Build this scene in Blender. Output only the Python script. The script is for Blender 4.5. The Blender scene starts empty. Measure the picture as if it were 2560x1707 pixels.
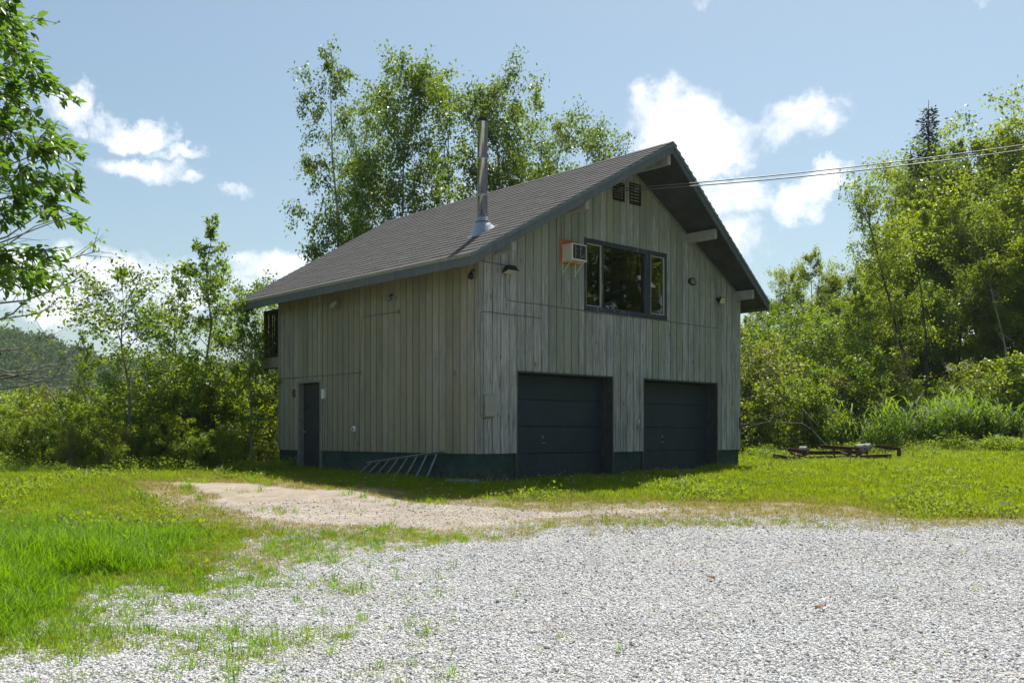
import bpy, math, random
import numpy as np
from mathutils import Vector, Matrix

# ------------------------------------------------------------------ camera, sky, sun, exposure
scene = bpy.context.scene
COL = scene.collection
EYE = 1.5
F_PX, CX, HY = 2440.0, 1280.0, 1088.5          # photograph: focal length, centre, horizon row (2560 px wide)
cam_data = bpy.data.cameras.new('camera')
cam = bpy.data.objects.new('camera', cam_data)
COL.objects.link(cam)
cam.location = (0, 0, EYE)
cam.rotation_euler = (math.radians(90), 0, 0)
cam_data.sensor_width = 36
cam_data.lens = 36 * F_PX / 2560
cam_data.shift_y = (HY - 853.5) / 2560
cam_data.clip_start = 0.1
cam_data.clip_end = 5000
scene.camera = cam

SUN_EL = math.radians(66)
SUN_DIR2 = np.array([0.400, 0.9165])             # horizontal direction towards the sun
SUN_DIR = Vector((SUN_DIR2[0] * math.cos(SUN_EL), SUN_DIR2[1] * math.cos(SUN_EL), math.sin(SUN_EL)))
sun_data = bpy.data.lights.new('sun', 'SUN')
sun_data.energy = 5.0
sun_data.angle = math.radians(0.53)
sun_data.color = (1.0, 0.955, 0.88)
sun = bpy.data.objects.new('sun', sun_data)
COL.objects.link(sun)
sun.rotation_euler = SUN_DIR.to_track_quat('Z', 'Y').to_euler()
sun.location = (0, 0, 60)

scene.view_settings.view_transform = 'Standard'
scene.view_settings.look = 'None'
scene.view_settings.gamma = 1
scene.view_settings.use_curve_mapping = False
scene.view_settings.exposure = 0.4
scene.render.engine = 'CYCLES'
scene.cycles.use_denoising = True
scene.cycles.max_bounces = 8
scene.cycles.diffuse_bounces = 3
scene.cycles.glossy_bounces = 3
scene.cycles.transmission_bounces = 4
scene.cycles.transparent_max_bounces = 8
scene.cycles.volume_bounces = 0
scene.cycles.sample_clamp_indirect = 6

def pix_dir(px, py):                              # direction through a pixel of the 2352-px view
    d = np.array([(px * 1.0884 - CX) / F_PX, 1.0, -(py * 1.0884 - HY) / F_PX])
    return d / np.linalg.norm(d)

def build_world():
    w = bpy.data.worlds.new('World')
    scene.world = w
    w.use_nodes = True
    nt = w.node_tree
    nt.nodes.clear()
    L = nt.links.new
    out = nt.nodes.new('ShaderNodeOutputWorld')
    bg = nt.nodes.new('ShaderNodeBackground')
    bg.inputs['Strength'].default_value = 0.112
    L(bg.outputs[0], out.inputs['Surface'])
    sky = nt.nodes.new('ShaderNodeTexSky')
    sky.sky_type = 'NISHITA'
    sky.sun_disc = False
    sky.sun_elevation = SUN_EL
    sky.sun_rotation = math.atan2(SUN_DIR2[0], SUN_DIR2[1])
    sky.air_density = 1.0
    sky.dust_density = 1.8
    sky.ozone_density = 1.0
    tc = nt.nodes.new('ShaderNodeTexCoord')
    gen = tc.outputs['Generated']

    def math_(op, a, b=None, clamp=False):
        n = nt.nodes.new('ShaderNodeMath')
        n.operation = op
        n.use_clamp = clamp
        for i, v in enumerate((a, b)):
            if v is None:
                continue
            if isinstance(v, (int, float)):
                n.inputs[i].default_value = v
            else:
                L(v, n.inputs[i])
        return n.outputs[0]

    def noise(scale, detail, rough, vec):
        n = nt.nodes.new('ShaderNodeTexNoise')
        n.inputs['Scale'].default_value = scale
        n.inputs['Detail'].default_value = detail
        n.inputs['Roughness'].default_value = rough
        L(vec, n.inputs['Vector'])
        return n
    nb = noise(9.5, 8, 0.64, gen)
    nf = noise(31, 7, 0.66, gen)
    wob = math_('ADD', math_('MULTIPLY', math_('SUBTRACT', nb.outputs['Fac'], 0.5), 2.6),
                math_('MULTIPLY', math_('SUBTRACT', nf.outputs['Fac'], 0.5), 2.0))

    def vmath(op, a, b):
        n = nt.nodes.new('ShaderNodeVectorMath')
        n.operation = op
        for i, v in enumerate((a, b)):
            if isinstance(v, tuple):
                n.inputs[i].default_value = v
            else:
                L(v, n.inputs[i])
        return n.outputs[0]
    # billowing: the cloud shapes are looked up through a turbulent offset
    w1, w2, w3 = noise(8, 4, .55, gen), noise(24, 5, .6, gen), noise(70, 4, .6, gen)
    warp = gen
    for wn, a_ in ((w1, .085), (w2, .042), (w3, .016)):
        warp = vmath('ADD', warp, vmath('MULTIPLY', vmath('SUBTRACT', wn.outputs['Color'], (.5, .5, .5)), (a_, a_, a_)))

    def blob(direction, sx, sz, amp=1.0):
        d = np.asarray(direction, float)
        d /= np.linalg.norm(d)
        t1 = np.cross(d, [0, 0, 1.0])
        t1 /= np.linalg.norm(t1)
        t2 = np.cross(t1, d)
        outs = []
        for ax, s in ((t1, sx), (t2, sz)):
            n = nt.nodes.new('ShaderNodeVectorMath')
            n.operation = 'DOT_PRODUCT'
            L(warp, n.inputs[0])
            n.inputs[1].default_value = tuple(ax / s)
            outs.append(math_('POWER', math_('ABSOLUTE', n.outputs['Value']), 2))
        n = nt.nodes.new('ShaderNodeVectorMath')
        n.operation = 'DOT_PRODUCT'
        L(gen, n.inputs[0])
        n.inputs[1].default_value = tuple(d)
        front = math_('GREATER_THAN', n.outputs['Value'], 0.3)
        m = math_('SUBTRACT', amp, math_('ADD', outs[0], outs[1]))
        return math_('SUBTRACT', math_('MULTIPLY', math_('ADD', m, 10.0), front), 10.0)
    k = 1 / 2242.0
    spec = [(330, 270, 95, 30, .95), (430, 315, 90, 22, .9), (340, 352, 110, 34, .95), (450, 372, 80, 18, .6), (195, 212, 50, 40, .9),
            (575, 418, 38, 22, .45), (1560, 285, 130, 85, 1.1), (1650, 330, 130, 60, 1.0), (1500, 240, 75, 45, .9), (1848, 288, 110, 52, 1.05),
            (1700, 450, 95, 50, 1.0), (1830, 455, 80, 42, .85), (1690, 540, 80, 70, .85), (1930, 415, 60, 30, .8), (1600, 470, 60, 50, .8),
            (300, 640, 150, 75, 1.05), (60, 660, 150, 60, .95), (620, 630, 130, 60, 1.05), (460, 690, 210, 55, .9), (200, 720, 260, 40, .9), (1380, 400, 70, 40, .75),
            (1060, 420, 190, 50, .55), (2290, 8, 60, 14, .6), (1640, 10, 60, 20, .25)]
    cur = None
    for px, py, sx, sz, amp in spec:
        b = blob(pix_dir(px, py), sx * k, sz * k, amp)
        cur = b if cur is None else math_('MAXIMUM', cur, b)
    rng = random.Random(5)
    for i in range(22):                               # the same scattered cumulus all round the horizon
        az = math.radians(40 + 280 * (i + rng.random() * .6) / 22)
        el = math.radians(rng.uniform(6, 30))
        d = (math.sin(az) * math.cos(el), math.cos(az) * math.cos(el), math.sin(el))
        cur = math_('MAXIMUM', cur, blob(d, rng.uniform(.05, .11), rng.uniform(.02, .045), .95))
    dens = math_('ADD', cur, wob)
    mr = nt.nodes.new('ShaderNodeMapRange')
    mr.interpolation_type = 'SMOOTHSTEP'
    mr.inputs['From Min'].default_value = -0.1
    mr.inputs['From Max'].default_value = 1.15
    mr.inputs['To Max'].default_value = 0.96
    L(dens, mr.inputs['Value'])
    # cloud body: white tops, slightly grey inside
    cr = nt.nodes.new('ShaderNodeValToRGB')
    cr.color_ramp.elements[0].position = 0.35
    cr.color_ramp.elements[0].color = (6.6, 7.0, 7.9, 1)
    cr.color_ramp.elements[1].position = 0.62
    cr.color_ramp.elements[1].color = (8.9, 9.1, 9.4, 1)
    L(nb.outputs['Fac'], cr.inputs['Fac'])
    mix = nt.nodes.new('ShaderNodeMixRGB')
    L(mr.outputs[0], mix.inputs['Fac'])
    tint = nt.nodes.new('ShaderNodeMixRGB')
    tint.blend_type = 'MULTIPLY'
    tint.inputs['Fac'].default_value = 1
    tint.inputs['Color2'].default_value = (.91, .97, .89, 1)
    L(sky.outputs[0], tint.inputs['Color1'])
    L(tint.outputs[0], mix.inputs['Color1'])
    L(cr.outputs[0], mix.inputs['Color2'])
    L(mix.outputs[0], bg.inputs['Color'])
build_world()

# ------------------------------------------------------------------ helpers
def smooth(a, b, x):
    t = np.clip((x - a) / (b - a), 0, 1)
    return t * t * (3 - 2 * t)

class MB:
    """collects faces of one mesh"""
    def __init__(s):
        s.v, s.f = [], []

    def add(s, verts, faces):
        o = len(s.v)
        s.v += [tuple(float(c) for c in p) for p in verts]
        s.f += [tuple(i + o for i in f) for f in faces]

    def box(s, x0, x1, y0, y1, z0, z1):
        s.hexa([(x0, y0, z0), (x1, y0, z0), (x1, y1, z0), (x0, y1, z0)], [(x0, y0, z1), (x1, y0, z1), (x1, y1, z1), (x0, y1, z1)])

    def hexa(s, b, t):
        s.add(list(b) + list(t), [(3, 2, 1, 0), (4, 5, 6, 7), (0, 1, 5, 4), (1, 2, 6, 5), (2, 3, 7, 6), (3, 0, 4, 7)])

    def bbox(s, x0, x1, y0, y1, z0, z1, r):
        """box with chamfered edges"""
        pts = []
        for sx, X, dx in ((0, x0, r), (1, x1, -r)):
            for sy, Y, dy in ((0, y0, r), (1, y1, -r)):
                for sz, Z, dz in ((0, z0, r), (1, z1, -r)):
                    pts += [(X, Y + dy, Z + dz), (X + dx, Y, Z + dz), (X + dx, Y + dy, Z)]
        i = lambda a, b, c, k: (a * 4 + b * 2 + c) * 3 + k
        f = []
        for a in (0, 1):
            q = [i(a, 0, 0, 0), i(a, 1, 0, 0), i(a, 1, 1, 0), i(a, 0, 1, 0)]
            f.append(q if a else q[::-1])
            q = [i(0, a, 0, 1), i(0, a, 1, 1), i(1, a, 1, 1), i(1, a, 0, 1)]
            f.append(q if a else q[::-1])
            q = [i(0, 0, a, 2), i(1, 0, a, 2), i(1, 1, a, 2), i(0, 1, a, 2)]
            f.append(q if a else q[::-1])
        for a in (0, 1):
            for b in (0, 1):
                f.append([i(a, b, 0, 0), i(a, b, 1, 0), i(a, b, 1, 1), i(a, b, 0, 1)])
                f.append([i(a, 0, b, 0), i(a, 1, b, 0), i(a, 1, b, 2), i(a, 0, b, 2)])
                f.append([i(0, a, b, 1), i(1, a, b, 1), i(1, a, b, 2), i(0, a, b, 2)])
                for c in (0, 1):
                    f.append([i(a, b, c, 0), i(a, b, c, 1), i(a, b, c, 2)])
        s.add(pts, f)

    def bar(s, a, b, w, h, up=(0, 0, 1)):
        a, b = np.array(a, float), np.array(b, float)
        d = b - a
        d /= np.linalg.norm(d)
        up = np.array(up, float)
        if abs(d @ up) > .95 * np.linalg.norm(up):
            up = np.array([0, 1.0, 0])
        sd = np.cross(d, up)
        sd /= np.linalg.norm(sd)
        up = np.cross(sd, d)
        q = lambda p: [p - sd * w / 2 - up * h / 2, p + sd * w / 2 - up * h / 2, p + sd * w / 2 + up * h / 2, p - sd * w / 2 + up * h / 2]
        s.hexa(q(a), q(b))

    def tube(s, pts, rad, n=6, cap=True):
        pts = np.array(pts, float)
        rad = np.broadcast_to(np.array(rad, float), (len(pts),))
        tan = np.gradient(pts, axis=0)
        tan /= np.linalg.norm(tan, axis=1)[:, None] + 1e-12
        ref = np.array([1.0, 0, 0]) if abs(tan[0][0]) < .8 else np.array([0, 1.0, 0])
        V = []
        for p, t, r in zip(pts, tan, rad):
            a = np.cross(t, ref)
            a /= np.linalg.norm(a) + 1e-12
            b = np.cross(t, a)
            ref = np.cross(a, t)
            for k in range(n):
                c, q = math.cos(2 * math.pi * k / n), math.sin(2 * math.pi * k / n)
                V.append(p + r * (c * a + q * b))
        Fc = []
        for i in range(len(pts) - 1):
            for k in range(n):
                Fc.append((i * n + k, i * n + (k + 1) % n, (i + 1) * n + (k + 1) % n, (i + 1) * n + k))
        if cap:
            Fc.append(tuple(range(n))[::-1])
            Fc.append(tuple((len(pts) - 1) * n + k for k in range(n)))
        s.add(V, Fc)

    def lathe(s, prof, n=20, centre=(0, 0, 0)):
        V, Fc = [], []
        for r, z in prof:
            for k in range(n):
                a = 2 * math.pi * k / n
                V.append((centre[0] + r * math.cos(a), centre[1] + r * math.sin(a), centre[2] + z))
        for i in range(len(prof) - 1):
            for k in range(n):
                Fc.append((i * n + k, i * n + (k + 1) % n, (i + 1) * n + (k + 1) % n, (i + 1) * n + k))
        Fc.append(tuple(range(n))[::-1])
        Fc.append(tuple((len(prof) - 1) * n + k for k in range(n)))
        s.add(V, Fc)

    def mesh(s, name, mat, smooth_=False):
        me = bpy.data.meshes.new(name)
        me.from_pydata(s.v, [], s.f)
        me.materials.append(mat)
        if smooth_:
            me.polygons.foreach_set('use_smooth', [True] * len(me.polygons))
        me.update()
        return me

    def build(s, name, mat, parent=None, smooth_=False):
        return link(name, s.mesh(name, mat, smooth_), parent)

def link(name, data, parent=None):
    o = bpy.data.objects.new(name, data)
    COL.objects.link(o)
    if parent is not None:
        o.parent = parent
    return o

def tag(o, label=None, cat=None, group=None, kind=None):
    for k, v in (('label', label), ('category', cat), ('group', group), ('kind', kind)):
        if v:
            o[k] = v
    return o

def thing(name, label, cat, loc=(0, 0, 0), rz=0.0, group=None):
    o = link(name, None)
    o.location = loc
    o.rotation_euler = (0, 0, rz)
    o.empty_display_size = 0.2
    return tag(o, label, cat, group)

def copy_thing(root, loc, rot=(0, 0, 0), scale=1.0):
    r = root.copy()
    COL.objects.link(r)
    r.location = loc
    r.rotation_euler = rot
    r.scale = (scale,) * 3 if isinstance(scale, (int, float)) else scale
    for ch in root.children:
        c = ch.copy()
        COL.objects.link(c)
        c.parent = r
        for g in ch.children:
            d = g.copy()
            COL.objects.link(d)
            d.parent = c
    return r

def np_mesh(name, V, Q, mat, tint=None, smooth_=False):
    """quads from numpy arrays, with an optional per-face tint"""
    me = bpy.data.meshes.new(name)
    V = np.asarray(V, np.float32)
    Q = np.asarray(Q, np.int32)
    me.vertices.add(len(V))
    me.vertices.foreach_set('co', V.ravel())
    me.loops.add(Q.size)
    me.loops.foreach_set('vertex_index', Q.ravel())
    me.polygons.add(len(Q))
    me.polygons.foreach_set('loop_start', np.arange(len(Q), dtype=np.int32) * Q.shape[1])
    if smooth_:
        me.polygons.foreach_set('use_smooth', np.ones(len(Q), bool))
    me.update(calc_edges=True)
    me.validate()
    if tint is not None:
        at = me.attributes.new('tint', 'FLOAT', 'FACE')
        at.data.foreach_set('value', np.asarray(tint, np.float32))
    me.materials.append(mat)
    return me

# ------------------------------------------------------------------ materials
class Mat:
    def __init__(s, name):
        s.m = bpy.data.materials.new(name)
        s.m.use_nodes = True
        s.nt = s.m.node_tree
        s.nt.nodes.clear()
        s.out = s.nt.nodes.new('ShaderNodeOutputMaterial')
        s._tc = None

    def n(s, typ, **kw):
        n = s.nt.nodes.new(typ)
        for k, v in kw.items():
            setattr(n, k, v)
        return n

    def l(s, a, b):
        s.nt.links.new(a, b)

    def put(s, sock, v):
        if v is None:
            return
        if hasattr(v, 'is_linked') or isinstance(v, bpy.types.NodeSocket):
            s.l(v, sock)
        else:
            if isinstance(v, (tuple, list)) and len(v) == 3 and sock.type == 'RGBA':
                v = (*v, 1)
            sock.default_value = v

    def coord(s, kind='Object', scale=(1, 1, 1)):
        if s._tc is None:
            s._tc = s.n('ShaderNodeTexCoord')
        mp = s.n('ShaderNodeMapping')
        s.l(s._tc.outputs[kind], mp.inputs['Vector'])
        mp.inputs['Scale'].default_value = scale
        return mp.outputs[0]

    def pos(s, scale=(1, 1, 1)):
        g = s.n('ShaderNodeNewGeometry')
        mp = s.n('ShaderNodeMapping')
        s.l(g.outputs['Position'], mp.inputs['Vector'])
        mp.inputs['Scale'].default_value = scale
        return mp.outputs[0]

    def noise(s, vec, scale, detail=4, rough=.55, dist=0):
        n = s.n('ShaderNodeTexNoise')
        s.l(vec, n.inputs['Vector'])
        n.inputs['Scale'].default_value = scale
        n.inputs['Detail'].default_value = detail
        n.inputs['Roughness'].default_value = rough
        n.inputs['Distortion'].default_value = dist
        return n.outputs['Fac']

    def ramp(s, fac, stops, interp='LINEAR'):
        n = s.n('ShaderNodeValToRGB')
        cr = n.color_ramp
        cr.interpolation = interp
        while len(cr.elements) < len(stops):
            cr.elements.new(.5)
        for e, (p, c) in zip(cr.elements, stops):
            e.position = p
            e.color = (*c, 1) if len(c) == 3 else c
        s.l(fac, n.inputs['Fac'])
        return n.outputs['Color']

    def mix(s, fac, a, b, mode='MIX'):
        n = s.n('ShaderNodeMixRGB')
        n.blend_type = mode
        s.put(n.inputs['Fac'], fac)
        s.put(n.inputs['Color1'], a)
        s.put(n.inputs['Color2'], b)
        return n.outputs[0]

    def math(s, op, a, b=None, clamp=False):
        n = s.n('ShaderNodeMath')
        n.operation = op
        n.use_clamp = clamp
        s.put(n.inputs[0], a)
        s.put(n.inputs[1], b)
        return n.outputs[0]

    def maprange(s, v, a, b, c=0, d=1, st='SMOOTHSTEP'):
        n = s.n('ShaderNodeMapRange')
        n.interpolation_type = st
        s.put(n.inputs['Value'], v)
        for k, x in zip(('From Min', 'From Max', 'To Min', 'To Max'), (a, b, c, d)):
            n.inputs[k].default_value = x
        return n.outputs[0]

    def rnd(s):
        return s.n('ShaderNodeObjectInfo').outputs['Random']

    def attr(s, name):
        n = s.n('ShaderNodeAttribute')
        n.attribute_name = name
        return n.outputs['Fac']

    def bump(s, h, dist=.01, strength=1.0):
        n = s.n('ShaderNodeBump')
        n.inputs['Distance'].default_value = dist
        n.inputs['Strength'].default_value = strength
        s.l(h, n.inputs['Height'])
        return n.outputs[0]

    def bsdf(s, color, rough=.7, metal=0, spec=.4, normal=None):
        p = s.n('ShaderNodeBsdfPrincipled')
        s.put(p.inputs['Base Color'], color)
        s.put(p.inputs['Roughness'], rough)
        p.inputs['Metallic'].default_value = metal
        p.inputs['Specular IOR Level'].default_value = spec
        if normal is not None:
            s.l(normal, p.inputs['Normal'])
        return p.outputs[0]

    def done(s, shader):
        s.l(shader, s.out.inputs['Surface'])
        return s.m

def paint(name, col, var=.25, rough=.6, metal=0, scale=6, spec=.4, bump=.002):
    m = Mat(name)
    v = m.coord('Object')
    f = m.noise(v, scale, 5, .65)
    lo = tuple(c * (1 - var) for c in col)
    hi = tuple(min(1, c * (1 + var)) for c in col)
    c = m.ramp(f, [(.3, lo), (.7, hi)])
    return m.done(m.bsdf(c, rough, metal, spec, m.bump(m.noise(v, scale * 8, 3), bump)))

def siding(name, paint_a, paint_b, wood_a, wood_b, peel, wear=0.0):
    m = Mat(name)
    v = m.coord('Object')
    g = m.pos()
    rnd = m.rnd()
    off = m.n('ShaderNodeVectorMath')
    off.operation = 'ADD'
    m.l(m.pos((14, 14, 1.1)), off.inputs[0])
    comb = m.n('ShaderNodeCombineXYZ')
    m.l(m.math('MULTIPLY', rnd, 60), comb.inputs[0])
    m.l(m.math('MULTIPLY', rnd, 37), comb.inputs[2])
    m.l(comb.outputs[0], off.inputs[1])
    streak = m.noise(off.outputs[0], 1.6, 7, .68, .8)
    fine = m.noise(m.pos((38, 38, 1.3)), 1.0, 6, .72, .8)
    big = m.noise(g, .55, 4, .6)
    knots = m.n('ShaderNodeTexVoronoi')
    m.l(m.pos((4.6, 4.6, 1.5)), knots.inputs['Vector'])
    knots.inputs['Scale'].default_value = 1.0
    kn = m.maprange(knots.outputs['Distance'], .05, .13, 1, 0)
    sx = m.n('ShaderNodeSeparateXYZ')
    m.l(g, sx.inputs[0])
    low = m.maprange(sx.outputs[2], 2.0, 7.0, wear, -wear, 'LINEAR')          # weather has taken more paint low down
    pc = m.mix(streak, paint_a, paint_b)
    wc = m.ramp(m.math('ADD', m.math('MULTIPLY', fine, .65), m.math('MULTIPLY', streak, .35)), [(.36, wood_a), (.64, wood_b)])
    pe = m.math('ADD', m.math('ADD', m.math('MULTIPLY', m.math('SUBTRACT', streak, .5), 1.7), m.math('MULTIPLY', m.math('SUBTRACT', big, .5), 1.3)),
                m.math('ADD', m.math('MULTIPLY', m.math('SUBTRACT', rnd, .5), .4), m.math('ADD', peel, low)))
    fac = m.maprange(pe, .40, .58)
    c = m.mix(fac, pc, wc)
    c = m.mix(m.math('MULTIPLY', kn, m.math('ADD', m.math('MULTIPLY', fac, .5), .2)), c, (.05, .045, .04))
    blotch = m.noise(m.pos((2.6, 2.6, .7)), 1.0, 5, .7)
    c = m.mix(1, c, m.ramp(blotch, [(.32, (.80, .82, .86)), (.5, (1, 1, 1)), (.68, (1.10, 1.06, .98))]), 'MULTIPLY')
    br = m.maprange(rnd, 0, 1, .84, 1.14, 'LINEAR')
    n = m.n('ShaderNodeMixRGB', blend_type='MULTIPLY')
    n.inputs['Fac'].default_value = 1
    m.l(c, n.inputs['Color1'])
    m.l(br, n.inputs['Color2'])
    h = m.math('ADD', m.math('MULTIPLY', fine, .6), streak)
    return m.done(m.bsdf(n.outputs[0], .82, 0, .25, m.bump(h, .004, .8)))

def leaf(name, stops, trans, glint=.42, mixf=.42, spec=.28):
    """leaves: per-leaf tint, light passing through the blade"""
    m = Mat(name)
    t = m.math('ADD', m.math('MULTIPLY', m.attr('tint'), .75), m.math('MULTIPLY', m.rnd(), .25))
    c = m.ramp(t, [(i / (len(stops) - 1), s_) for i, s_ in enumerate(stops)])
    p = m.bsdf(c, glint, 0, spec)
    tr = m.n('ShaderNodeBsdfTranslucent')
    m.put(tr.inputs['Color'], m.mix(.6, c, trans, 'MIX'))
    mx = m.n('ShaderNodeMixShader')
    mx.inputs['Fac'].default_value = mixf
    m.l(p, mx.inputs[1])
    m.l(tr.outputs[0], mx.inputs[2])
    return m.done(mx.outputs[0])

def grass_mat(name, stops, trans):
    """grass: tint per blade and drifting over the ground in clumps and broad patches"""
    m = Mat(name)
    clump = m.noise(m.pos((1, 1, .0)), 4.5, 4, .65)
    patch = m.noise(m.pos((1, 1, .0)), .55, 4, .6)
    t = m.math('ADD', m.math('MULTIPLY', m.attr('tint'), .40), m.math('MULTIPLY', m.rnd(), .22))
    t = m.math('ADD', t, m.math('MULTIPLY', m.math('SUBTRACT', clump, .5), 1.7))
    t = m.math('ADD', t, m.math('ADD', m.math('MULTIPLY', m.math('SUBTRACT', patch, .5), 2.3), .16), True)
    c = m.ramp(t, [(i / (len(stops) - 1), s_) for i, s_ in enumerate(stops)])
    p = m.bsdf(c, .5, 0, .25)
    tr = m.n('ShaderNodeBsdfTranslucent')
    m.put(tr.inputs['Color'], m.mix(.6, c, trans))
    mx = m.n('ShaderNodeMixShader')
    mx.inputs['Fac'].default_value = .5
    m.l(p, mx.inputs[1])
    m.l(tr.outputs[0], mx.inputs[2])
    return m.done(mx.outputs[0])

def bark(name, a, b, scale=5, stretch=.25):
    m = Mat(name)
    f = m.noise(m.coord('Object', (1, 1, stretch)), scale, 6, .7, .4)
    return m.done(m.bsdf(m.ramp(f, [(.35, a), (.62, b)]), .9, 0, .2, m.bump(f, .02)))

def splash(name, a, b):
    """dark door paint, chalky in places, mud splashed on its foot"""
    m = Mat(name)
    g = m.pos()
    f = m.noise(m.pos((1.2, 1.2, .8)), 2.2, 6, .68)
    c = m.ramp(f, [(.3, a), (.7, b)])
    c = m.mix(m.maprange(m.noise(m.pos((6, 6, .8)), 2.5, 5, .7), .58, .80, 0, .45), c, (.075, .085, .09))
    sx = m.n('ShaderNodeSeparateXYZ')
    m.l(g, sx.inputs[0])
    mud = m.math('MULTIPLY', m.maprange(sx.outputs[2], .55, 1.15, 1, 0), m.maprange(m.noise(g, 9, 6, .75), .42, .66))
    c = m.mix(m.math('MULTIPLY', mud, .6), c, (.10, .085, .06))
    return m.done(m.bsdf(c, .6, 0, .35, m.bump(f, .006)))

M = {}
M['side_front'] = siding('weathered_front_siding', (.245, .265, .215), (.36, .375, .315), (.09, .09, .088), (.54, .535, .525), .52, .16)
M['side_left'] = siding('olive_side_siding', (.25, .235, .165), (.315, .295, .215), (.15, .14, .125), (.40, .38, .34), .28, .04)
M['sheath'] = paint('dark_sheathing', (.03, .03, .026), .3, .9)
M['trim'] = paint('grey_trim_paint', (.20, .205, .18), .2, .75)
M['fascia'] = siding('blue_grey_fascia', (.10, .118, .128), (.14, .158, .165), (.06, .062, .064), (.20, .205, .205), .42)
M['drip'] = paint('blue_grey_drip_edge', (.13, .16, .175), .2, .6)
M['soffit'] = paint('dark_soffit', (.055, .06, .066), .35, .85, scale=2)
M['beam'] = paint('pale_beam_paint', (.34, .35, .33), .22, .75)
M['found'] = None
M['garage'] = splash('navy_garage_door_paint', (.016, .029, .041), (.029, .046, .062))
M['jamb'] = paint('dark_door_jamb', (.05, .058, .06), .3, .7)
M['sidedoor'] = paint('slate_door_paint', (.030, .032, .034), .25, .55, scale=2)
M['navy'] = siding('flaking_navy_frame', (.035, .042, .058), (.05, .058, .075), (.10, .10, .10), (.22, .22, .21), .12)
M['cream'] = paint('cream_sash', (.48, .46, .36), .12, .55)
M['steel'] = paint('stainless_flue', (.44, .49, .55), .10, .2, 1.0, 3, bump=.0005)
M['galv'] = paint('galvanised_flashing', (.36, .39, .41), .2, .45, .9, 9)
M['black'] = paint('black_metal', (.012, .012, .013), .3, .5)
M['cable'] = paint('black_cable', (.018, .018, .018), .2, .6)
M['wire'] = paint('weathered_wire', (.09, .09, .09), .2, .4, 0, 6, .6)
M['conduit'] = paint('grey_painted_conduit', (.16, .16, .13), .3, .7)
M['offwhite'] = paint('off_white_enamel', (.66, .62, .52), .10, .45)
M['grille'] = None
M['orange'] = paint('orange_plywood', (.42, .13, .035), .25, .8)
M['greybox'] = paint('grey_plastic', (.30, .31, .26), .1, .5)
M['white'] = paint('white_plastic', (.68, .68, .66), .1, .5)
M['lens'] = paint('pale_lamp_lens', (.58, .56, .42), .2, .2, spec=.6)
M['rust'] = paint('rusted_steel', (.105, .05, .033), .55, .9, 0, 9)
M['alum'] = paint('aluminium', (.27, .28, .285), .3, .5, .7, 8)
M['concrete'] = paint('concrete', (.24, .24, .22), .25, .9, scale=12)
M['wheel'] = paint('grey_weathered_drum', (.27, .27, .27), .3, .8)
M['deckwood'] = paint('brown_deck_wood', (.026, .018, .015), .35, .8)
M['deckrim'] = paint('pale_rim_board', (.27, .26, .2), .2, .8)
M['interior'] = paint('interior_board', (.13, .10, .07), .2, .8)
M['deadleaf'] = paint('dead_leaf', (.40, .24, .14), .3, .8)

def foundation_mat():
    m = Mat('green_painted_foundation')
    g = m.pos()
    f = m.noise(g, 1.6, 6, .7)
    s = m.noise(m.pos((3, 3, .6)), 3, 5, .7)
    c = m.ramp(f, [(.3, (.010, .028, .025)), (.5, (.022, .055, .048)), (.75, (.05, .09, .08))])
    c = m.mix(m.maprange(s, .60, .75), c, (.11, .14, .125))
    sx = m.n('ShaderNodeSeparateXYZ')
    m.l(g, sx.inputs[0])
    mud = m.math('MULTIPLY', m.maprange(sx.outputs[2], .58, 1.0, 1, 0), m.maprange(m.noise(g, 7, 6, .75), .40, .62))
    c = m.mix(m.math('MULTIPLY', mud, .75), c, (.12, .10, .07))
    c = m.mix(m.maprange(m.noise(g, 11, 4, .8), .68, .72), c, (.20, .20, .185))
    return m.done(m.bsdf(c, .8, 0, .3, m.bump(m.noise(g, 30, 4), .006)))
M['found'] = foundation_mat()

def grille_mat():
    m = Mat('flaking_black_grille')
    v = m.coord('Object')
    f = m.noise(v, 14, 6, .75, .6)
    c = m.mix(m.maprange(f, .60, .64), (.016, .017, .024), (.5, .5, .48))
    return m.done(m.bsdf(c, .6))
M['grille'] = grille_mat()

def shingle_mat():
    m = Mat('asphalt_shingle')
    g = m.pos()
    big = m.noise(g, .45, 5, .65)
    grit = m.noise(g, 140, 3, .7)
    t = m.math('ADD', m.math('MULTIPLY', m.rnd(), .5), m.math('MULTIPLY', m.attr('tint'), .5))
    c = m.mix(t, (.082, .079, .077), (.134, .128, .124))
    c = m.mix(m.maprange(big, .35, .7), c, (.086, .084, .082))
    c = m.mix(m.math('MULTIPLY', grit, .5), c, (.05, .046, .045))
    return m.done(m.bsdf(c, .9, 0, .25, m.bump(grit, .004)))
M['shingle'] = shingle_mat()

def glass_mat(name, tint=(.85, .9, .88)):
    m = Mat(name)
    fr = m.n('ShaderNodeFresnel')
    fr.inputs['IOR'].default_value = 1.52
    tr = m.n('ShaderNodeBsdfTransparent')
    tr.inputs['Color'].default_value = (*tint, 1)
    gl = m.n('ShaderNodeBsdfGlossy')
    gl.inputs['Roughness'].default_value = .0
    gl.inputs['Color'].default_value = (1, 1, 1, 1)
    m.l(m.bump(m.noise(m.pos(), 1.3, 2), .01, .15), gl.inputs['Normal'])
    mx = m.n('ShaderNodeMixShader')
    m.l(m.math('ADD', m.math('MULTIPLY', fr.outputs[0], 1.7), .03, True), mx.inputs['Fac'])
    m.l(tr.outputs[0], mx.inputs[1])
    m.l(gl.outputs[0], mx.inputs[2])
    return m.done(mx.outputs[0])
M['glass'] = glass_mat('window_glass')

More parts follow.
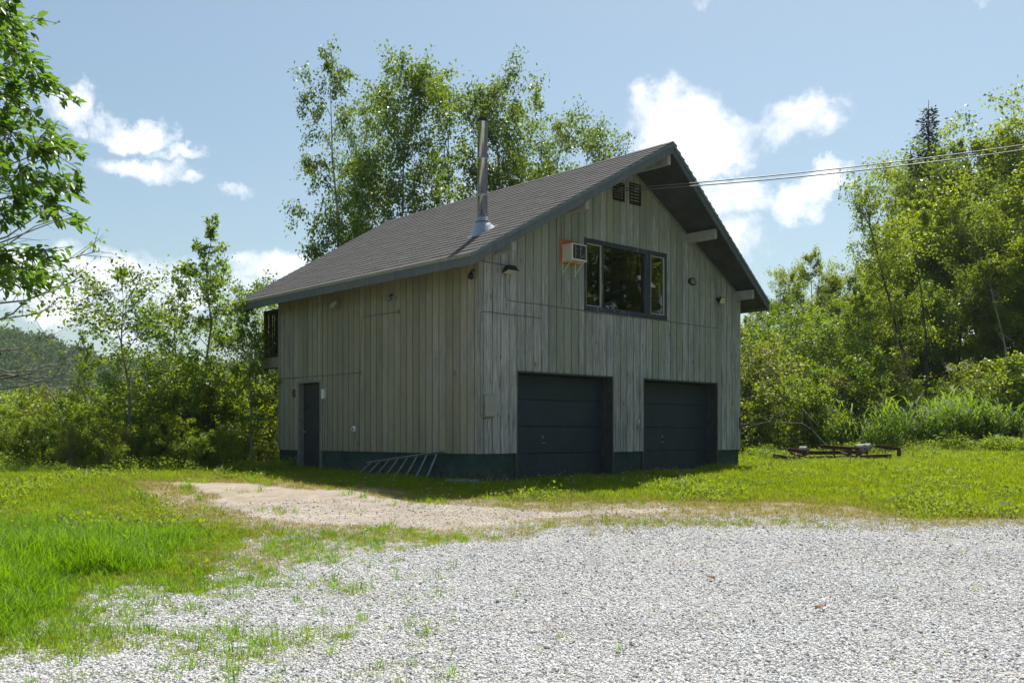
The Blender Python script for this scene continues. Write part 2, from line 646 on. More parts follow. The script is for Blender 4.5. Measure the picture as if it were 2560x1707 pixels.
M['leaf_birch'] = leaf('birch_leaves', [(.018, .05, .008), (.05, .105, .011), (.09, .155, .016), (.145, .19, .02)], (.42, .58, .03), .40, .42)
M['leaf_wood'] = leaf('woodland_leaves', [(.02, .05, .007), (.06, .115, .01), (.11, .17, .013), (.18, .21, .016)], (.64, .78, .02), .40, .50)
M['leaf_far'] = leaf('far_hill_leaves', [(.022, .05, .014), (.035, .07, .016), (.055, .105, .02), (.075, .125, .022)], (.18, .30, .04), .6, .3, .2)
M['leaf_left'] = leaf('sapling_leaves', [(.018, .055, .007), (.055, .12, .01), (.10, .17, .013), (.17, .20, .016)], (.50, .70, .02), .40, .45)
M['leaf_near'] = leaf('broad_foreground_leaves', [(.016, .055, .009), (.04, .105, .013), (.08, .155, .02), (.10, .16, .022)], (.34, .60, .03), .36, .42)
M['leaf_olive'] = leaf('olive_leaves', [(.04, .06, .008), (.08, .10, .012), (.13, .15, .016), (.17, .17, .022)], (.54, .60, .03), .42, .45)
M['needle'] = leaf('spruce_needles', [(.015, .035, .016), (.022, .048, .02), (.03, .055, .02), (.045, .06, .02)], (.05, .08, .02), .6, .15)
M['bark_birch'] = bark('birch_bark', (.10, .095, .085), (.42, .41, .38), 4, .8)
M['bark_dark'] = bark('dark_bark', (.035, .03, .026), (.12, .105, .09))
M['bark_grey'] = bark('grey_bark', (.12, .11, .10), (.34, .32, .29))
M['grass'] = grass_mat('grass_blades', [(.03, .08, .006), (.075, .145, .006), (.125, .175, .006), (.20, .19, .02)], (.62, .78, .01))
M['grass_tall'] = grass_mat('lush_grass_blades', [(.022, .08, .005), (.05, .145, .006), (.085, .18, .006), (.15, .20, .012)], (.46, .80, .01))
M['grass_dry'] = grass_mat('dry_grass_blades', [(.14, .14, .02), (.19, .17, .03), (.24, .2, .06), (.28, .24, .10)], (.55, .48, .08))
M['reed'] = leaf('reed_blades', [(.03, .085, .014), (.055, .125, .016), (.09, .16, .016), (.13, .18, .018)], (.42, .62, .03), .55, .46, .25)
M['weed'] = leaf('weed_leaves', [(.05, .11, .012), (.075, .14, .012), (.115, .165, .012), (.15, .18, .015)], (.52, .68, .02), .5, .5, .25)
M['petal'] = leaf('yellow_petals', [(.55, .36, .01), (.65, .42, .01), (.7, .5, .03)], (.7, .5, .02), .6, .3, .2)
M['petal_white'] = leaf('white_clover', [(.5, .5, .45), (.6, .6, .55), (.66, .66, .6)], (.6, .6, .5), .6, .3, .2)

# ------------------------------------------------------------------ terrain
YS = [-900, -60, 0, 6, 10, 13, 16, 19, 22, 26, 32, 40, 60, 900]
ZS = [-2.0, -.5, -.06, 0, .04, .14, .30, .50, .58, .62, .66, .74, .9, 2]

def ground_z(x, y):
    x = np.asarray(x, float)
    y = np.asarray(y, float)
    z = np.interp(y, YS, ZS)
    z = z + .055 * np.clip(x - 3.5, 0, 14) * smooth(18, 27, y) * .45
    s = .5 * x + .87 * y - 41 - 20 * smooth(4, -6, x)
    hr = np.where(s > 0, .33 * s * s / (s + 9), 0)
    z = z + 7.5 * (1 - np.exp(-hr / 7.5)) * smooth(-2, 9, x)
    s2 = x - 20 + .0 * y                                         # wooded bank to the right, outside the frame
    hb = np.where(s2 > 0, .25 * s2 * s2 / (s2 + 8), 0)
    z = z + 6 * (1 - np.exp(-hb / 6)) * smooth(38, 24, y)
    left = smooth(4, -6, x - .12 * (y - 26))
    drop = smooth(25, 120, y) * 20 * left
    r = np.sqrt(x * x + y * y)
    ang = np.arctan2(x, y)
    hill = smooth(170, 420, r) * (43 + 3.5 * np.sin(ang * 23) + 3 * np.sin(ang * 9.0 + 1) + 2 * np.sin(ang * 51)) * smooth(.12, -.05, ang - .0)
    z = z - drop + hill * left
    z = np.where(r > 200, np.minimum(z, 75), z)
    z = z + .03 * np.sin(x * 1.7 + .6 * y) * np.sin(y * 1.3 - .4 * x) * smooth(4, 9, y)
    return z

def hit(px, py):
    """point of the ground seen at a pixel (2352-px view)"""
    d = pix_dir(px, py)
    t = np.arange(3, 80, .02)
    P = np.array([0, 0, EYE])[None] + t[:, None] * d[None]
    below = P[:, 2] < ground_z(P[:, 0], P[:, 1])
    i = int(np.argmax(below)) if below.any() else len(t) - 1
    return P[i]

def poly_world(pts):
    return np.array([hit(*p)[:2] for p in pts])

def sdist(poly, P):
    """signed distance to a polygon, positive inside"""
    n = len(poly)
    d = np.full(len(P), 1e9)
    inside = np.zeros(len(P), bool)
    for i in range(n):
        a, b = poly[i], poly[(i + 1) % n]
        e = b - a
        w = P - a
        t = np.clip((w @ e) / (e @ e + 1e-9), 0, 1)
        d = np.minimum(d, np.linalg.norm(w - t[:, None] * e, axis=1))
        c = ((a[1] > P[:, 1]) != (b[1] > P[:, 1]))
        xi = (b[0] - a[0]) * (P[:, 1] - a[1]) / (b[1] - a[1] + 1e-12) + a[0]
        inside ^= c & (P[:, 0] < xi)
    return np.where(inside, d, -d)

GRAVEL = poly_world([(-10, 1512), (130, 1415), (150, 1360), (300, 1332), (430, 1355), (505, 1315), (512, 1265), (560, 1238), (660, 1219), (800, 1216),
                     (960, 1222), (1090, 1226), (1200, 1204), (1400, 1190), (1700, 1180), (1950, 1186), (2360, 1190)])
GRAVEL = np.vstack([GRAVEL, [[14, 15], [14, -12], [-12, -12], [-9, 4]]])
DIRT = poly_world([(310, 1107), (430, 1101), (700, 1114), (860, 1128), (1000, 1150), (1250, 1162), (1500, 1160), (1750, 1158), (2000, 1176), (1960, 1189),
                   (1700, 1182), (1400, 1192), (1090, 1228), (960, 1226), (800, 1216), (640, 1214), (500, 1196), (425, 1162), (375, 1130)])
STRIP = poly_world([(640, 1238), (760, 1226), (1060, 1232), (1075, 1246), (900, 1266), (720, 1285), (600, 1320), (540, 1300)])   # grassy strip inside the gravel

def build_ground():
    def axis(lo, hi, step, far_lo, far_hi):
        mid = np.arange(lo, hi + 1e-6, step)
        def out(a, b, s):
            v, g = [], step
            while a < b:
                g *= 1.16
                a += g
                v.append(a)
            return v
        r = out(hi, far_hi, 1)
        l = [-q for q in out(-lo, -far_lo, 1)][::-1]
        return np.array(l + list(mid) + r)
    xs = axis(-13, 20, .22, -950, 950)
    ys = axis(3, 33, .22, -950, 950)
    X, Y = np.meshgrid(xs, ys)
    P = np.stack([X.ravel(), Y.ravel()], 1)
    Z = ground_z(P[:, 0], P[:, 1])
    nx, ny = len(xs), len(ys)
    i = np.arange(nx * ny).reshape(ny, nx)
    Q = np.stack([i[:-1, :-1].ravel(), i[:-1, 1:].ravel(), i[1:, 1:].ravel(), i[1:, :-1].ravel()], 1)
    me = np_mesh('ground', np.column_stack([P, Z]), Q, ground_mat(), None, True)
    near = (np.abs(P[:, 0]) < 40) & (P[:, 1] > -20) & (P[:, 1] < 45)
    for nm, poly in (('gravel', GRAVEL), ('dirt', DIRT), ('strip', STRIP)):
        sd = np.full(len(P), -5.0)
        sd[near] = np.clip(sdist(poly, P[near]), -5, 5)
        at = me.attributes.new(nm, 'FLOAT', 'POINT')
        at.data.foreach_set('value', sd.astype(np.float32))
    o = link('ground', me)
    tag(o, 'gravel yard, tan dirt patch and grassy ground running off to the wooded hill', kind='structure')

def ground_mat():
    m = Mat('ground_cover')
    g = m.pos()
    nz = m.noise(g, 1.1, 6, .7)
    nz2 = m.noise(g, 5.5, 4, .7)
    w = m.math('ADD', m.math('MULTIPLY', m.math('SUBTRACT', nz, .5), 1.3), m.math('MULTIPLY', m.math('SUBTRACT', nz2, .5), .7))
    gr = m.maprange(m.math('ADD', m.attr('gravel'), w), -.12, .12)
    di = m.maprange(m.math('ADD', m.math('ADD', m.attr('dirt'), .38), w), -.15, .25)
    st = m.maprange(m.math('ADD', m.attr('strip'), w), -.1, .3)
    # crushed stone: stones with dark gaps
    v = m.n('ShaderNodeTexVoronoi')
    m.l(m.noise_warp(g) if False else g, v.inputs['Vector'])
    v.inputs['Scale'].default_value = 58
    sep = m.n('ShaderNodeSeparateColor')
    m.l(v.outputs['Color'], sep.inputs[0])
    stone = m.ramp(sep.outputs[0], [(0, (.22, .22, .225)), (.4, (.52, .52, .515)), (.8, (.68, .675, .66)), (1, (.78, .77, .75))])
    gap = m.maprange(v.outputs['Distance'], .38, .62, 0, 1)
    stone = m.mix(gap, stone, (.17, .165, .155))
    stone = m.mix(m.maprange(m.noise(g, .5, 5, .65), .48, .72, 0, .5), stone, (.40, .35, .29))
    # tan compacted dirt with small stones
    v2 = m.n('ShaderNodeTexVoronoi')
    m.l(g, v2.inputs['Vector'])
    v2.inputs['Scale'].default_value = 30
    dirt = m.ramp(m.noise(g, 2.2, 7, .7), [(.3, (.235, .195, .148)), (.55, (.345, .29, .228)), (.75, (.45, .40, .335))])
    dirt = m.mix(m.maprange(v2.outputs['Distance'], .12, .25, .55, 0), dirt, (.50, .47, .43))
    dirt = m.mix(m.maprange(m.noise(g, 26, 4, .7), .52, .7, 0, .6), dirt, (.16, .12, .09))
    # soil and thatch under the grass
    soil = m.ramp(m.noise(g, 3.3, 6, .7), [(.3, (.05, .075, .01)), (.6, (.10, .12, .015)), (.8, (.15, .13, .04))])
    c = m.mix(di, soil, dirt)
    c = m.mix(gr, c, stone)
    c = m.mix(m.math('MULTIPLY', st, .5), c, dirt)
    h = m.math('ADD', m.math('MULTIPLY', m.math('SUBTRACT', 1, v.outputs['Distance']), gr), m.math('MULTIPLY', m.noise(g, 40, 4, .7), .7))
    return m.done(m.bsdf(c, .9, 0, .25, m.bump(h, .012, .9)))
build_ground()

# ------------------------------------------------------------------ the house
U2 = np.array([.738, .6746]); U2 /= np.linalg.norm(U2)
V2 = np.array([-U2[1], U2[0]])
NEAR = np.array([-.667, 19.6])                    # near corner of the house
W, D = 8.985, 8.05
ES, SL = .6, .5832
HOUSE_RZ = math.atan2(U2[1], U2[0])

def on_gable(px, py, off=0.0):
    """(along the gable wall, height) seen at a 2560-px pixel, on the plane `off` in front of the wall"""
    r = np.array([(px - CX) / F_PX, 1.0])
    p0 = NEAR - off * V2
    t = (p0 @ V2) / (r @ V2)
    P = t * r
    return float((P - NEAR) @ U2), float(EYE - t * (py - HY) / F_PX)

def on_left(px, py, off=0.0):
    r = np.array([(px - CX) / F_PX, 1.0])
    p0 = NEAR - off * U2
    t = (p0 @ U2) / (r @ U2)
    P = t * r
    return float((P - NEAR) @ V2), float(EYE - t * (py - HY) / F_PX)

def c2(x, y): return 1160 + x * .34014, 340 + y * .34014
def c3(x, y): return 640 + x * .34444, 680 + y * .34444
def c4(x, y): return 1180 + x * .30612, 760 + y * .30612
def cb(x, y): return 1240 + x * .19558, 560 + y * .19558
def k2(x, y): return x * 1.0884, y * 1.0884

def to_world(x, y, z=0.0):
    p = NEAR + x * U2 + y * V2
    return (float(p[0]), float(p[1]), z)

def roof_z(x): return 5.03 + SL * (min(x, W - x) + ES)

house = thing('house', 'two storey garage house with olive grey board siding and a wide gable roof', 'house', (NEAR[0], NEAR[1], 0), HOUSE_RZ)

BOT = 1.15
DOORS = [(1.03, 4.02), (5.08, 8.02)]
DOOR_TOP = 2.85
WIN = (3.06, 5.91, 4.31, 5.855)
SIDE = (5.95, 7.03, 2.86)

def foundation():
    b = MB()
    z0 = .05
    for a, e in ((.012, .98), (4.07, 5.03), (8.07, W - .012)):
        b.box(a, e, .012, .34, z0, BOT)
    b.box(.012, .22, .34, SIDE[0] - .05, z0, BOT)
    b.box(.012, .22, SIDE[1] + .05, D - .012, z0, BOT)
    b.box(.22, W - .012, D - .22, D - .012, z0, BOT)
    b.box(W - .22, W - .012, .34, D - .22, z0, BOT)
    b.build('foundation', M['found'], house)
foundation()

def wall_top(x): return roof_z(x) - .19

def sheathing():
    # gable wall with its openings, behind the boards
    b = MB()
    def seg(x0, x1, z0, z1f):
        b.hexa([(x0, 0, z0), (x1, 0, z0), (x1, .10, z0), (x0, .10, z0)],
               [(x0, 0, z1f(x0)), (x1, 0, z1f(x1)), (x1, .10, z1f(x1)), (x0, .10, z1f(x0))])
    cuts = [0, 1.03, WIN[0], 4.02, W / 2, 5.08, WIN[1], 8.02, W]
    for x0, x1 in zip(cuts[:-1], cuts[1:]):
        mid = (x0 + x1) / 2
        lo = DOOR_TOP if any(a < mid < e for a, e in DOORS) else BOT
        if WIN[0] < mid < WIN[1]:
            seg(x0, x1, lo, lambda x: WIN[2])
            seg(x0, x1, WIN[3], wall_top)
        else:
            seg(x0, x1, lo, wall_top)
    front = b.build('front_wall', M['sheath'], house)
    b = MB()
    top = wall_top(0)
    b.box(0, .10, .10, SIDE[0], BOT, top)
    b.box(0, .10, SIDE[1], D, BOT, top)
    b.box(0, .10, SIDE[0], SIDE[1], SIDE[2], top)
    left = b.build('left_wall', M['sheath'], house)
    b = MB()
    b.box(W - .10, W, .10, D, BOT, top)
    b.build('right_wall', M['side_left'], house)
    b = MB()
    for x0, x1 in ((.10, W / 2), (W / 2, W - .10)):
        b.hexa([(x0, D - .10, BOT), (x1, D - .10, BOT), (x1, D, BOT), (x0, D, BOT)],
               [(x0, D - .10, wall_top(x0)), (x1, D - .10, wall_top(x1)), (x1, D, wall_top(x1)), (x0, D, wall_top(x0))])
    b.build('back_wall', M['side_left'], house)
    b = MB()
    b.box(.10, W - .10, .10, D - .10, 3.2, 3.3)
    b.build('upper_floor', M['interior'], house)
    return front, left
front_wall, left_wall = sheathing()

rngp = random.Random(3)
def plank_mesh(w, z0, ztop, lip=True, axis='x', a0=0.0):
    """one channel board: a recessed lip, then the raised face with eased edges; axis tells along which wall it lies"""
    g = .004
    prof = [(.0, .004), (.0, -.004), (.026, -.004), (.028, -.024), (.034, -.028), (w - .008, -.028), (w - .003, -.023), (w - .002, .004)] if lip and w > .09 else \
           [(g, .004), (g, -.022), (g + .006, -.028), (w - .008, -.028), (w - .003, -.023), (w - .003, .004)]
    n = len(prof)
    V = []
    for zz in (0, 1):
        for p, q in prof:
            z = z0 if zz == 0 else ztop(a0 + p)
            V.append((p, q, z) if axis == 'x' else (q, p, z))
    Fc = [(i, (i + 1) % n, n + (i + 1) % n, n + i) for i in range(n)]
    Fc += [tuple(range(n)), tuple(range(2 * n - 1, n - 1, -1))]
    b = MB()
    b.add(V, [f[::-1] for f in Fc] if axis == 'x' else Fc)
    return b

def planks():
    pitch = .2305
    # front: columns split round the openings
    edges = [.09]
    while edges[-1] < W - .10:
        edges.append(edges[-1] + pitch)
    edges[-1] = W - .09
    if edges[-1] - edges[-2] < .08:
        edges.pop(-2)
    stops = [1.03, 4.02, 5.08, 8.02, WIN[0], WIN[1], W / 2]
    for a, e in zip(edges[:-1], edges[1:]):
        cut = sorted([a] + [s for s in stops if a + .01 < s < e - .01] + [e])
        for i, (x0, x1) in enumerate(zip(cut[:-1], cut[1:])):
            mid = (x0 + x1) / 2
            zlo = DOOR_TOP + .0 if any(p < mid < q for p, q in DOORS) else BOT - .015 - rngp.random() * .008
            runs = [(zlo, None)]
            if WIN[0] < mid < WIN[1]:
                runs = [(zlo, WIN[2]), (WIN[3], None)]
            for lo, hi in runs:
                b = plank_mesh(x1 - x0, lo, (lambda x, h=hi: h if h else wall_top(x) - .002), i == 0, 'x', x0)
                o = b.build('plank', M['side_front'], front_wall)
                o.location = (x0, -.001 - rngp.random() * .0025, 0)
    edges = [.09]
    while edges[-1] < D - .12:
        edges.append(edges[-1] + pitch)
    edges[-1] = D
    stops = [SIDE[0], SIDE[1]]
    for a, e in zip(edges[:-1], edges[1:]):
        cut = sorted([a] + [s for s in stops if a + .01 < s < e - .01] + [e])
        for i, (x0, x1) in enumerate(zip(cut[:-1], cut[1:])):
            mid = (x0 + x1) / 2
            lo = SIDE[2] if SIDE[0] < mid < SIDE[1] else BOT - .015 - rngp.random() * .008
            b = plank_mesh(x1 - x0, lo, lambda x: wall_top(0) - .002, i == 0, 'y', x0)
            o = b.build('plank', M['side_left'], left_wall)
            o.location = (-.001 - rngp.random() * .0025, x0, 0)
planks()

def trims():
    for x0, x1 in ((-.028, .088), (W - .088, W + .028)):
        b = MB()
        b.bbox(x0, x1, -.034, -.001, BOT - .02, min(wall_top(max(x0, 0)), wall_top(min(x1, W))) - .01, .004)
        b.build('corner_board', M['side_front'], house)
    b = MB()
    b.bbox(-.03, -.001, .001, .088, BOT - .02, wall_top(0) - .01, .004)
    b.build('corner_board', M['side_left'], house)
    # frieze board under both rakes
    for s in (0, 1):
        b = MB()
        x0, x1 = (.09, W / 2) if s == 0 else (W / 2, W - .09)
        t = .09
        b.hexa([(x0, -.036, wall_top(x0) - t), (x1, -.036, wall_top(x1) - t), (x1, -.0225, wall_top(x1) - t), (x0, -.0225, wall_top(x0) - t)],
               [(x0, -.036, wall_top(x0) - .003), (x1, -.036, wall_top(x1) - .003), (x1, -.0225, wall_top(x1) - .003), (x0, -.0225, wall_top(x0) - .003)])
        b.build('frieze_board', M['trim'], house)
trims()

# roof: two slopes whose gable ends run out to a prow at the ridge
YF0, YF1, YB0, YB1 = -.48, -1.32, 9.30, 9.56
XR = W / 2
def yf(x): return YF0 + (YF1 - YF0) * (min(x, W - x) + ES) / (XR + ES)
def yb(x): return YB0 + (YB1 - YB0) * (min(x, W - x) + ES) / (XR + ES)
TH = .15
roof = None
def roof_parts():
    global roof
    b = MB()
    def slab(x0, x1, ya, yb_):
        zt = lambda x: roof_z(x) - .02
        t = [(x0, ya(x0), zt(x0)), (x1, ya(x1), zt(x1)), (x1, yb_(x1), zt(x1)), (x0, yb_(x0), zt(x0))]
        b.hexa([(p[0], p[1], p[2] - TH) for p in t], t)
    slab(-ES, XR, yf, yb)
    # right slope with a skylight opening
    pts = []
    for q in ((1795, 665), (1880, 655), (2040, 800), (1970, 815)):
        px, py = cb(*q)
        d = np.array([(px - CX) / F_PX, 1.0, -(py - HY) / F_PX])
        t = np.arange(15, 45, .005)
        P = t[:, None] * d[None, :]
        lx = (P[:, :2] - NEAR) @ U2
        ly = (P[:, :2] - NEAR) @ V2
        zz = P[:, 2] + EYE
        rz = 5.03 + SL * (np.minimum(lx, W - lx) + ES) - TH - .02
        i = int(np.argmax((zz > rz) & (ly > .3)))
        pts.append((lx[i], ly[i]))
    pts = np.array(pts)
    print('skylight', pts.round(2).tolist())
    sx0, sx1 = pts[:, 0].min(), pts[:, 0].max()
    sy0, sy1 = pts[:, 1].min(), pts[:, 1].max()
    sx0, sx1 = max(sx0, XR + .15), min(sx1, W - .4)
    vx = np.array([(sx0 + sx1) / 2, (sy0 + sy1) / 2]) - np.array([-NEAR @ U2, -NEAR @ V2])
    vx = vx / np.linalg.norm(vx) * .95                      # the well is flared along the line of sight to show bright sky
    tx0, tx1, ty0, ty1 = sx0, min(sx1 + vx[0] * .55, W - .1), sy0 - .03, sy1 + vx[1] * .55
    zt = lambda x: roof_z(x) - .02
    Bo = [(XR, yf(XR)), (W + ES, yf(W + ES)), (W + ES, yb(W + ES)), (XR, yb(XR))]
    Bi = [(sx0, sy0), (sx1, sy0), (sx1, sy1), (sx0, sy1)]
    Ti = [(tx0, ty0), (tx1, ty0), (tx1, ty1), (tx0, ty1)]
    V = [(x, y, zt(x) - TH) for x, y in Bo + Bi] + [(x, y, zt(x)) for x, y in Bo + Ti]
    Fc = []
    for i in range(4):
        j = (i + 1) % 4
        Fc += [(i, i + 4, j + 4, j), (8 + i, 8 + j, 12 + j, 12 + i), (i, j, 8 + j, 8 + i), (4 + i, 12 + i, 12 + j, 4 + j)]
    b.add(V, Fc)
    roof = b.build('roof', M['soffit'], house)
    g = MB()
    g.add([(x, y, roof_z(x) + .035) for x, y in Ti], [(0, 1, 2, 3)])
    global SKY
    SKY = (tx0, tx1, ty0, ty1)
    g.build('skylight', M['glass'], roof)
    # fascia along the rakes and eaves
    def board(name, A, B, out, h0, h1, t, mat):
        A, B, out = np.array(A, float), np.array(B, float), np.array(out, float)
        q = MB()
        dn = lambda p, h: p + np.array([0, 0, h])
        q.hexa([dn(A, h0), dn(B, h0), dn(B, h0) - out * t, dn(A, h0) - out * t], [dn(A, h1), dn(B, h1), dn(B, h1) - out * t, dn(A, h1) - out * t])
        q.build(name, mat, house)
    for s in (0, 1):
        xe = -ES - .034 if s == 0 else W + ES + .034
        nrm = np.array([(YF1 - YF0) / (XR + ES) * (1 if s == 0 else -1), -1, 0])
        nrm = nrm / np.linalg.norm(nrm)
        nrm[0] = -abs(nrm[0]) if s == 0 else abs(nrm[0])
        y0 = yf(-ES)
        for nm, o, h0, h1, t, mt in (('fascia', .034, -.25, -.045, .032, 'fascia'), ('drip_edge', .056, -.085, -.012, .055, 'drip')):
            A = np.array([xe, y0 - o, roof_z(-ES) if s == 0 else roof_z(W + ES)])
            B = np.array([XR, YF1 - o, roof_z(XR)])
            board(nm, A, B, (0, -1, 0), h0, h1, t, M[mt])
        # back rake
        A = np.array([-ES if s == 0 else W + ES, YB0 + .034, roof_z(-ES)])
        B = np.array([XR, YB1 + .034, roof_z(XR)])
        board('fascia', A, B, (0, 1, 0), -.25, -.03, .032, M['fascia'])
        A = np.array([xe, YF0 - .002, roof_z(-ES)])
        B = np.array([xe, YB0, roof_z(-ES)])
        out = (-1, 0, 0) if s == 0 else (1, 0, 0)
        board('fascia', A, B, out, -.24, -.045, .032, M['fascia'])
        xo = xe - .014 if s == 0 else xe + .014
        board('drip_edge', (xo, YF0 - .03, A[2]), (xo, YB0 + .03, A[2]), out, -.07, -.016, .045, M['deckrim'])
    # outrigger beams
    for x in (.42, 2.24, XR, W - 2.24, W - .16):
        q = MB()
        zt = roof_z(x) - .02 - TH - (.075 if x == XR else .045)
        q.bbox(x - .055, x + .055, yf(x) + .06, -.03, zt - .235, zt, .008)
        q.build('outrigger_beam', M['beam'], house)
roof_parts()

def shingles():
    L = math.hypot(XR + ES, SL * (XR + ES))
    exp_ = .212
    nrow = int(L / exp_)
    tabs = []
    xa2 = lambda a, b_: W - b_ < SKY[1] and W - a > SKY[0]
    r = random.Random(9)
    for side in (0, 1):
        for i in range(nrow + 1):
            w0 = i * exp_ / L
            if w0 >= 1:
                break
            w1 = min(1.0, w0 + exp_ * 1.06 / L)
            xa = -ES - .04 * (i == 0) + w0 * (XR + ES)
            xb = -ES + w1 * (XR + ES)
            ya, yb_ = yf(xa) - .06, yb(xa) + .04
            if side == 1 and i % 2:
                pass
            y = ya - (r.random() * .3)
            step = .33 if side == 0 else 1.2
            while y < yb_:
                p, q = max(y, ya), min(y + step - .002, yb_)
                if side == 1 and xa2(xa, xb) and p < SKY[3] and q > SKY[2]:
                    for pp, qq in ((p, SKY[2]), (SKY[3], q)):
                        if qq - pp > .03:
                            tabs.append((side, xa, xb, pp, qq, r.random(), r.random()))
                elif q - p > .03:
                    tabs.append((side, xa, xb, p, q, r.random(), r.random()))
                y += step
    P = np.array([to_world((t[1]), (t[3] + t[4]) / 2, roof_z(t[1])) for t in tabs])
    dist = np.linalg.norm(P - np.array([0, 0, EYE]), axis=1) + np.array([0 if t[0] == 0 else 1e3 for t in tabs])
    order = np.argsort(dist)
    pick = set(order[:300].tolist())
    unit = MB()                                            # one tab: butt edge 9 mm thick, lying on the course below
    unit.hexa([(0, 0, -.004), (1, 0, -.004), (1, 1, -.004), (0, 1, -.004)], [(0, 0, .017), (1, 0, .003), (1, 1, .003), (0, 1, .017)])
    um = unit.mesh('shingle', M['shingle'])
    rest, tint = MB(), []
    for i, (side, xa, xb, p, q, a, c) in enumerate(tabs):
        dx = xb - xa
        lift = (c - .5) * .004
        if i in pick:
            o = link('shingle', um, roof)
            o.location = (xa, p, roof_z(xa) + lift)
            o.rotation_euler = (0, -math.atan(SL), 0)
            o.scale = (dx / math.cos(math.atan(SL)), q - p, 1)
        else:
            f = (lambda x: x) if side == 0 else (lambda x: W - x)
            n = np.array([-math.sin(math.atan(SL)), 0, math.cos(math.atan(SL))])
            if side == 1:
                n[0] *= -1
            def pt(x, y, h):
                return np.array([f(x), y, roof_z(x) + lift]) + n * h
            bt = [pt(xa, p, -.004), pt(xb, p, -.004), pt(xb, q, -.004), pt(xa, q, -.004)]
            tp = [pt(xa, p, .017), pt(xb, p, .003), pt(xb, q, .003), pt(xa, q, .017)]
            if side == 1:
                bt, tp = bt[::-1], tp[::-1]
            rest.hexa(bt, tp)
            tint += [a] * 6
    me = rest.mesh('shingle_courses', M['shingle'])
    at = me.attributes.new('tint', 'FLOAT', 'FACE')
    at.data.foreach_set('value', tint)
    o = link('shingle_courses', me, roof)
    o['kind'] = 'stuff'
    b = MB()                                               # ridge caps
    n = 34
    for s in (-1, 1):
        for i in range(n):
            y0 = YF1 - .05 + i * (YB1 - YF1 + .1) / n
            y1 = y0 + (YB1 - YF1 + .1) / n - .004
            x1 = XR + s * .15
            zr = roof_z(XR) + .018 + (.003 if i % 2 else 0)
            ze = roof_z(x1) + .022
            q = [(XR, y0, zr), (x1, y0, ze), (x1, y1, ze), (XR, y1, zr)]
            if s < 0:
                q = q[::-1]
            b.hexa([(a_, c_, d_ - .008) for a_, c_, d_ in q], q)
    b.build('ridge_cap', M['shingle'], roof)
shingles()

def garage_doors():
    for k, (a, e) in enumerate(DOORS):
        d = link('garage_door', None, house)
        b = MB()
        zb, rec = .52, .30
        # side jambs, head and tracks line the deep reveal
        b.box(a - .05, a + .035, -.024, rec + .02, zb, DOOR_TOP + .0)
        b.box(e - .035, e + .05, -.024, rec + .02, zb, DOOR_TOP + .0)
        b.box(a - .05, e + .05, -.026, rec + .02, DOOR_TOP - .035, DOOR_TOP + .022)
        b.box(a + .035, a + .07, rec - .10, rec + .02, zb, DOOR_TOP - .036)
        b.box(e - .07, e - .035, rec - .10, rec + .02, zb, DOOR_TOP - .036)
        b.build('jamb', M['jamb'], d)
        z0, z1 = zb - .05, DOOR_TOP - .045
        seams = [on_gable(*c4(700, y), -rec)[1] for y in ((1216, 1000, 787) if k == 0 else (1194, 1006, 818))]
        if k == 1:
            seams = [on_gable(*c4(1640, y), -rec)[1] for y in (1194, 1008, 818)]
        zs = [z0] + seams + [z1]
        for i in range(4):
            p = MB()
            p.bbox(a + .04, e - .04, rec + (.004 if i % 2 else 0), rec + .05, zs[i] + .005, zs[i + 1] - .005, .006)
            p.build('panel', M['garage'], d)
        hx, hz = on_gable(*(c4(575, 1085) if k == 0 else c4(1550, 1082)), -rec)
        h = MB()
        h.tube([(hx, rec + .01, hz), (hx, rec - .018, hz)], [.028, .024], 14)
        h.build('lock', M['alum'], d)
        h = MB()
        h.tube([(hx - .045, rec - .03, hz - .13), (hx + .045, rec - .03, hz - .13)], .010, 8)
        h.tube([(hx, rec, hz - .13), (hx, rec - .03, hz - .13)], .013, 8)
        h.build('handle', M['alum'], d)
garage_doors()

def side_door():
    d = link('side_door', None, house)
    y0, y1, zt = SIDE[0] + .0, SIDE[1], SIDE[2]
    b = MB()
    t = .065
    b.bbox(-.035, .16, y0 - .02, y0 + t - .02, .56, zt, .004)
    b.bbox(-.035, .16, y1 - t + .02, y1 + .02, .56, zt, .004)
    b.bbox(-.036, .16, y0 - .02, y1 + .02, zt - t + .02, zt + .02, .004)
    b.build('frame', M['trim'], d)
    p = MB()
    p.bbox(.11, .155, y0 + t - .015, y1 - t + .015, .60, zt - t + .015, .004)
    dl = p.build('door_leaf', M['sidedoor'], d)
    ky, kz = on_left(*c3(360, 1158), -.11)
    q = MB()
    q.tube([(.11, ky, kz), (.085, ky, kz), (.075, ky, kz), (.05, ky, kz), (.044, ky, kz)], [.032, .03, .012, .028, .02], 12)
    q.build('door_knob', M['alum'], d, True)
    q = MB()
    hy_, hz_ = on_left(*c3(370, 980), -.11)
    q.bbox(.09, .111, hy_ - .035, hy_ + .035, hz_ - .08, hz_ + .06, .004)
    q.build('lock_plate', M['black'], d)
    s = MB()
    s.box(-.06, .2, y0 - .02, y1 + .02, .50, .585)
    s.build('threshold', M['concrete'], d)
side_door()

